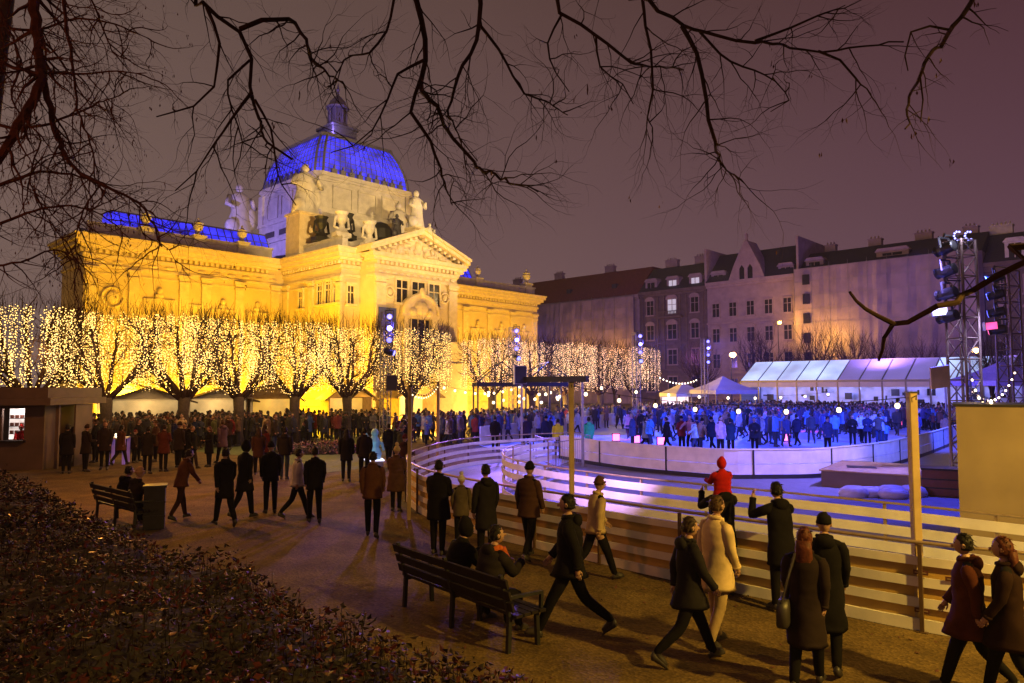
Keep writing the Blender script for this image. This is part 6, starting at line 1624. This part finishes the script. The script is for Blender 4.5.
# --- the crowd: a few bodies, copied with coats of their own
VAR = []
for i, (pose, hem, hs, hgt, puff) in enumerate(((STAND, .2, 'short', 1.74, 1.0), (HUDDLE, .3, 'beanie', 1.70, 1.12), (walk(.3), .18, 'short', 1.78, 1.05), (walk2(.34), .3, 'long', 1.66, 1.05), (HUDDLE, .4, 'long', 1.68, 1.05), (STAND, .34, 'pom', 1.64, 1.12),
        (dict(legs=((.45, .5), (-.1, .35)), arms=((.5, .5, .4), (-.3, .6, .3)), lean=.2), .14, 'beanie', 1.72, 1.05), (dict(legs=((.1, .35), (.4, .45)), arms=((-.2, .7, .2), (.6, .6, .3)), lean=.15), .16, 'short', 1.76, 1.05), (dict(legs=((.03, .03), (-.03, .04)), arms=((1.3, .2, 1.2), (.1, .12, .3)),), .2, 'beanie', 1.72, 1.08), (walk(.2, .1), .24, 'bun', 1.68, 1.05))):
    J = skeleton(hgt / 1.84, **pose)
    VAR.append((body_mesh(J), coat_mesh(J, hem, puff, seed=i), hair_mesh(J, hs)))
CO = [('black', BLACK), ('dark brown', (.03, .018, .014)), ('dark navy', NAVY), ('brown', (.09, .045, .022)), ('grey', (.10, .10, .11)), ('dark red', (.14, .02, .02)), ('beige', (.38, .27, .15)), ('olive', (.07, .065, .03)), ('white', (.5, .48, .45)), ('blue', (.03, .07, .2))]
taken = []
def crowd(n, poly_px, where, group, seed, variants, wts, gap=.55, faces=None, bias=1.0, z=.0, lit_gain=1.0):
    r = random.Random(seed); poly = [gp(*q) if len(q) == 2 else V(q) for q in poly_px]
    x0, x1 = min(p.x for p in poly), max(p.x for p in poly); y0, y1 = min(p.y for p in poly), max(p.y for p in poly)
    made = tries = 0
    while made < n and tries < 6000:
        tries += 1
        x = r.uniform(x0, x1); y = y0 + (y1 - y0) * r.random() ** bias; g_ = gap
        if made and r.random() < .6: x, y = taken[-1][0] + r.gauss(0, .45), taken[-1][1] + r.gauss(0, .45); g_ = .36
        if not inside(x, y, poly) or any(abs(x - a) < g_ and abs(y - b) < g_ for a, b in taken): continue
        taken.append((x, y)); made += 1
        nm, cc = r.choices(CO, wts)[0]; v = VAR[r.choice(variants)]
        hatty = v[2][0] == 'hat'
        hc = r.choice([c for _, c in CO]) if hatty else r.choice(HAIRC)
        s = r.uniform(.93, 1.06) if r.random() > .1 else r.uniform(.66, .82)
        t = place(f'{"person" if "skat" not in where else "skater"} in a {nm} coat {where}', v, V((x, y, z)), r.uniform(0, 6.28) if faces is None else R(faces + r.gauss(0, 35)), tuple(min(.6, q * lit_gain * r.uniform(.7, 1.3)) for q in cc), r.choice([BLACK, BLACK, DENIM, (.03, .02, .018)]), hc, f'{group}, {nm} coats')  # raised coat colour stands in for blue light on the rink crowd
        t.scale = (s, s, s)
DARKW = [9, 7, 4, 4, 2, 2, 1.2, 2, .6, 1]; BLUEW = [7, 3, 8, 1, 4, 1, 1, 0, 3, 4]
std = [0, 1, 2, 3, 4, 5, 8, 9]
crowd(40, ((86, 462), (330, 440), (330, 424), (210, 419), (86, 428)), 'in the dense crowd under the left lit trees', 'crowd under the left trees', 51, std, DARKW, bias=1.6)
crowd(24, ((78, 473), (120, 476), (205, 472), (330, 452), (330, 440), (86, 440)), 'in the loose crowd between kiosk and lawn', 'loose crowd between kiosk and lawn', 58, std, DARKW)
crowd(14, ((196, 466), (330, 446), (330, 432), (196, 440)), 'strolling at the edge of the lawn', 'strollers by the lawn', 52, std, DARKW)
crowd(12, ((290, 432), (375, 438), (375, 426), (290, 424)), 'standing behind the lawn before the portico', 'people behind the lawn', 53, std, DARKW)
crowd(34, ((408, 458), (440, 446), (560, 440), (560, 428), (470, 432), (408, 436)), 'in the blue lit crowd behind the lane bend', 'crowd behind the lane bend', 54, std, BLUEW, faces=-60, lit_gain=3.0)
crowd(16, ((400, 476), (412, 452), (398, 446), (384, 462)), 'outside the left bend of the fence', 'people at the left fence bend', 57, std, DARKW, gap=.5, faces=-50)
crowd(112, ((602, 452), (730, 460), (850, 455), (944, 436), (946, 418), (800, 412), (640, 416)), 'skating or standing on the blue and pink lit ice', 'skaters on the ice', 55, [0, 1, 2, 3, 6, 6, 7, 7, 5, 9], BLUEW, gap=.6, bias=1.9, z=.03, lit_gain=4.0)
# the far throng before the marquee and along the far barrier: nobody could count it
def throng(name, label, n, poly_px, seed, wts, lit_gain=1.0):
    r = random.Random(seed); poly = [gp(*q) if len(q) == 2 else V(q) for q in poly_px]
    x0, x1 = min(p.x for p in poly), max(p.x for p in poly); y0, y1 = min(p.y for p in poly), max(p.y for p in poly)
    cols = [cc for _, cc in CO]; mts = [mat('throng_cloth', tuple(min(.6, q * lit_gain) for q in cols[i]), .9) if ('throng_cloth', i) not in MATS else None for i in range(len(cols))]  # throng coats brightened, with the blue light put into the cloth colour
    allm = mts + [skin_m, shoe_m, hair_dark]
    V_, F_, M_ = [], [], []; o = 0; made = 0; tries = 0
    cache = []
    for v in VAR:
        parts = []
        for me, kind in ((v[0], 'b'), (v[1], 'c'), (v[2][1], 'h')):
            a = np.zeros(len(me.vertices) * 3); me.vertices.foreach_get('co', a); a = a.reshape(-1, 3)
            parts.append((a, [tuple(p.vertices) for p in me.polygons], [p.material_index for p in me.polygons], kind))
        cache.append(parts)
    while made < n and tries < 9000:
        tries += 1; x = r.uniform(x0, x1); y = r.uniform(y0, y1)
        if not inside(x, y, poly): continue
        made += 1; ci = r.choices(range(len(cols)), wts)[0]; a = r.uniform(0, 6.28); s = r.uniform(.94, 1.06); ca, sa = math.cos(a) * s, math.sin(a) * s
        for arr, fs, mi, kd in cache[r.choice(std)]:
            q = np.empty_like(arr); q[:, 0] = arr[:, 0] * ca - arr[:, 1] * sa + x; q[:, 1] = arr[:, 0] * sa + arr[:, 1] * ca + y; q[:, 2] = arr[:, 2] * s + .03
            V_.append(q); F_ += [tuple(i + o for i in f) for f in fs]
            L_ = len(cols)
            M_ += [ci] * len(fs) if kd == 'c' else ([L_ + 2] * len(fs) if kd == 'h' else [(L_, 0, L_ + 1, L_ + 1)[k] for k in mi])
            o += len(arr)
    me = bpy.data.meshes.new(name); me.from_pydata(np.concatenate(V_).tolist(), [], F_)
    for m_ in allm: me.materials.append(m_)
    me.polygons.foreach_set('material_index', M_); me.polygons.foreach_set('use_smooth', [True] * len(F_)); me.update()
    tag(obj(name, me), label, 'crowd', kind='stuff')
hair_dark = mat('hair_dark', (.02, .013, .01), .7)
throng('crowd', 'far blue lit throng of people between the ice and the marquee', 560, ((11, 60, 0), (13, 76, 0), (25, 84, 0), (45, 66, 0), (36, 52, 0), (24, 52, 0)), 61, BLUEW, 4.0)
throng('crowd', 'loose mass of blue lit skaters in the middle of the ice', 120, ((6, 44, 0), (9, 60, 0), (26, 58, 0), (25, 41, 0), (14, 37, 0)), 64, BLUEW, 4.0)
throng('crowd', 'far crowd of people below the glass bar and the portico', 150, ((-7, 41, 0), (6, 60, 0), (10, 62, 0), (2, 43, 0), (-3, 38, 0)), 62, BLUEW, 3.0)
throng('crowd', 'deep crowd of people at the huts behind the left lit trees', 260, ((-26, 38, 0), (-8, 48, 0), (-8, 43, 0), (-22, 31, 0)), 63, DARKW)
# ------------------------------------------------------------------ damp night air over the square
hm = bpy.data.materials.new('night_haze'); hm.use_nodes = True
nt = hm.node_tree
for n in list(nt.nodes):
    if n.type == 'BSDF_PRINCIPLED': nt.nodes.remove(n)
pvn = nt.nodes.new('ShaderNodeVolumePrincipled'); pvn.inputs['Density'].default_value = 0.0003; pvn.inputs['Color'].default_value = (.9, .9, .92, 1); pvn.inputs['Anisotropy'].default_value = .3
nt.links.new(pvn.outputs[0], nt.nodes['Material Output'].inputs['Volume'])
m = MB(); m.box(-120, 120, -30, 190, -1.0, 36.5)
hz_o = m.build('haze', hm); hz_o['kind'] = 'stuff'; hz_o['label'] = 'thin damp night haze over the whole square'
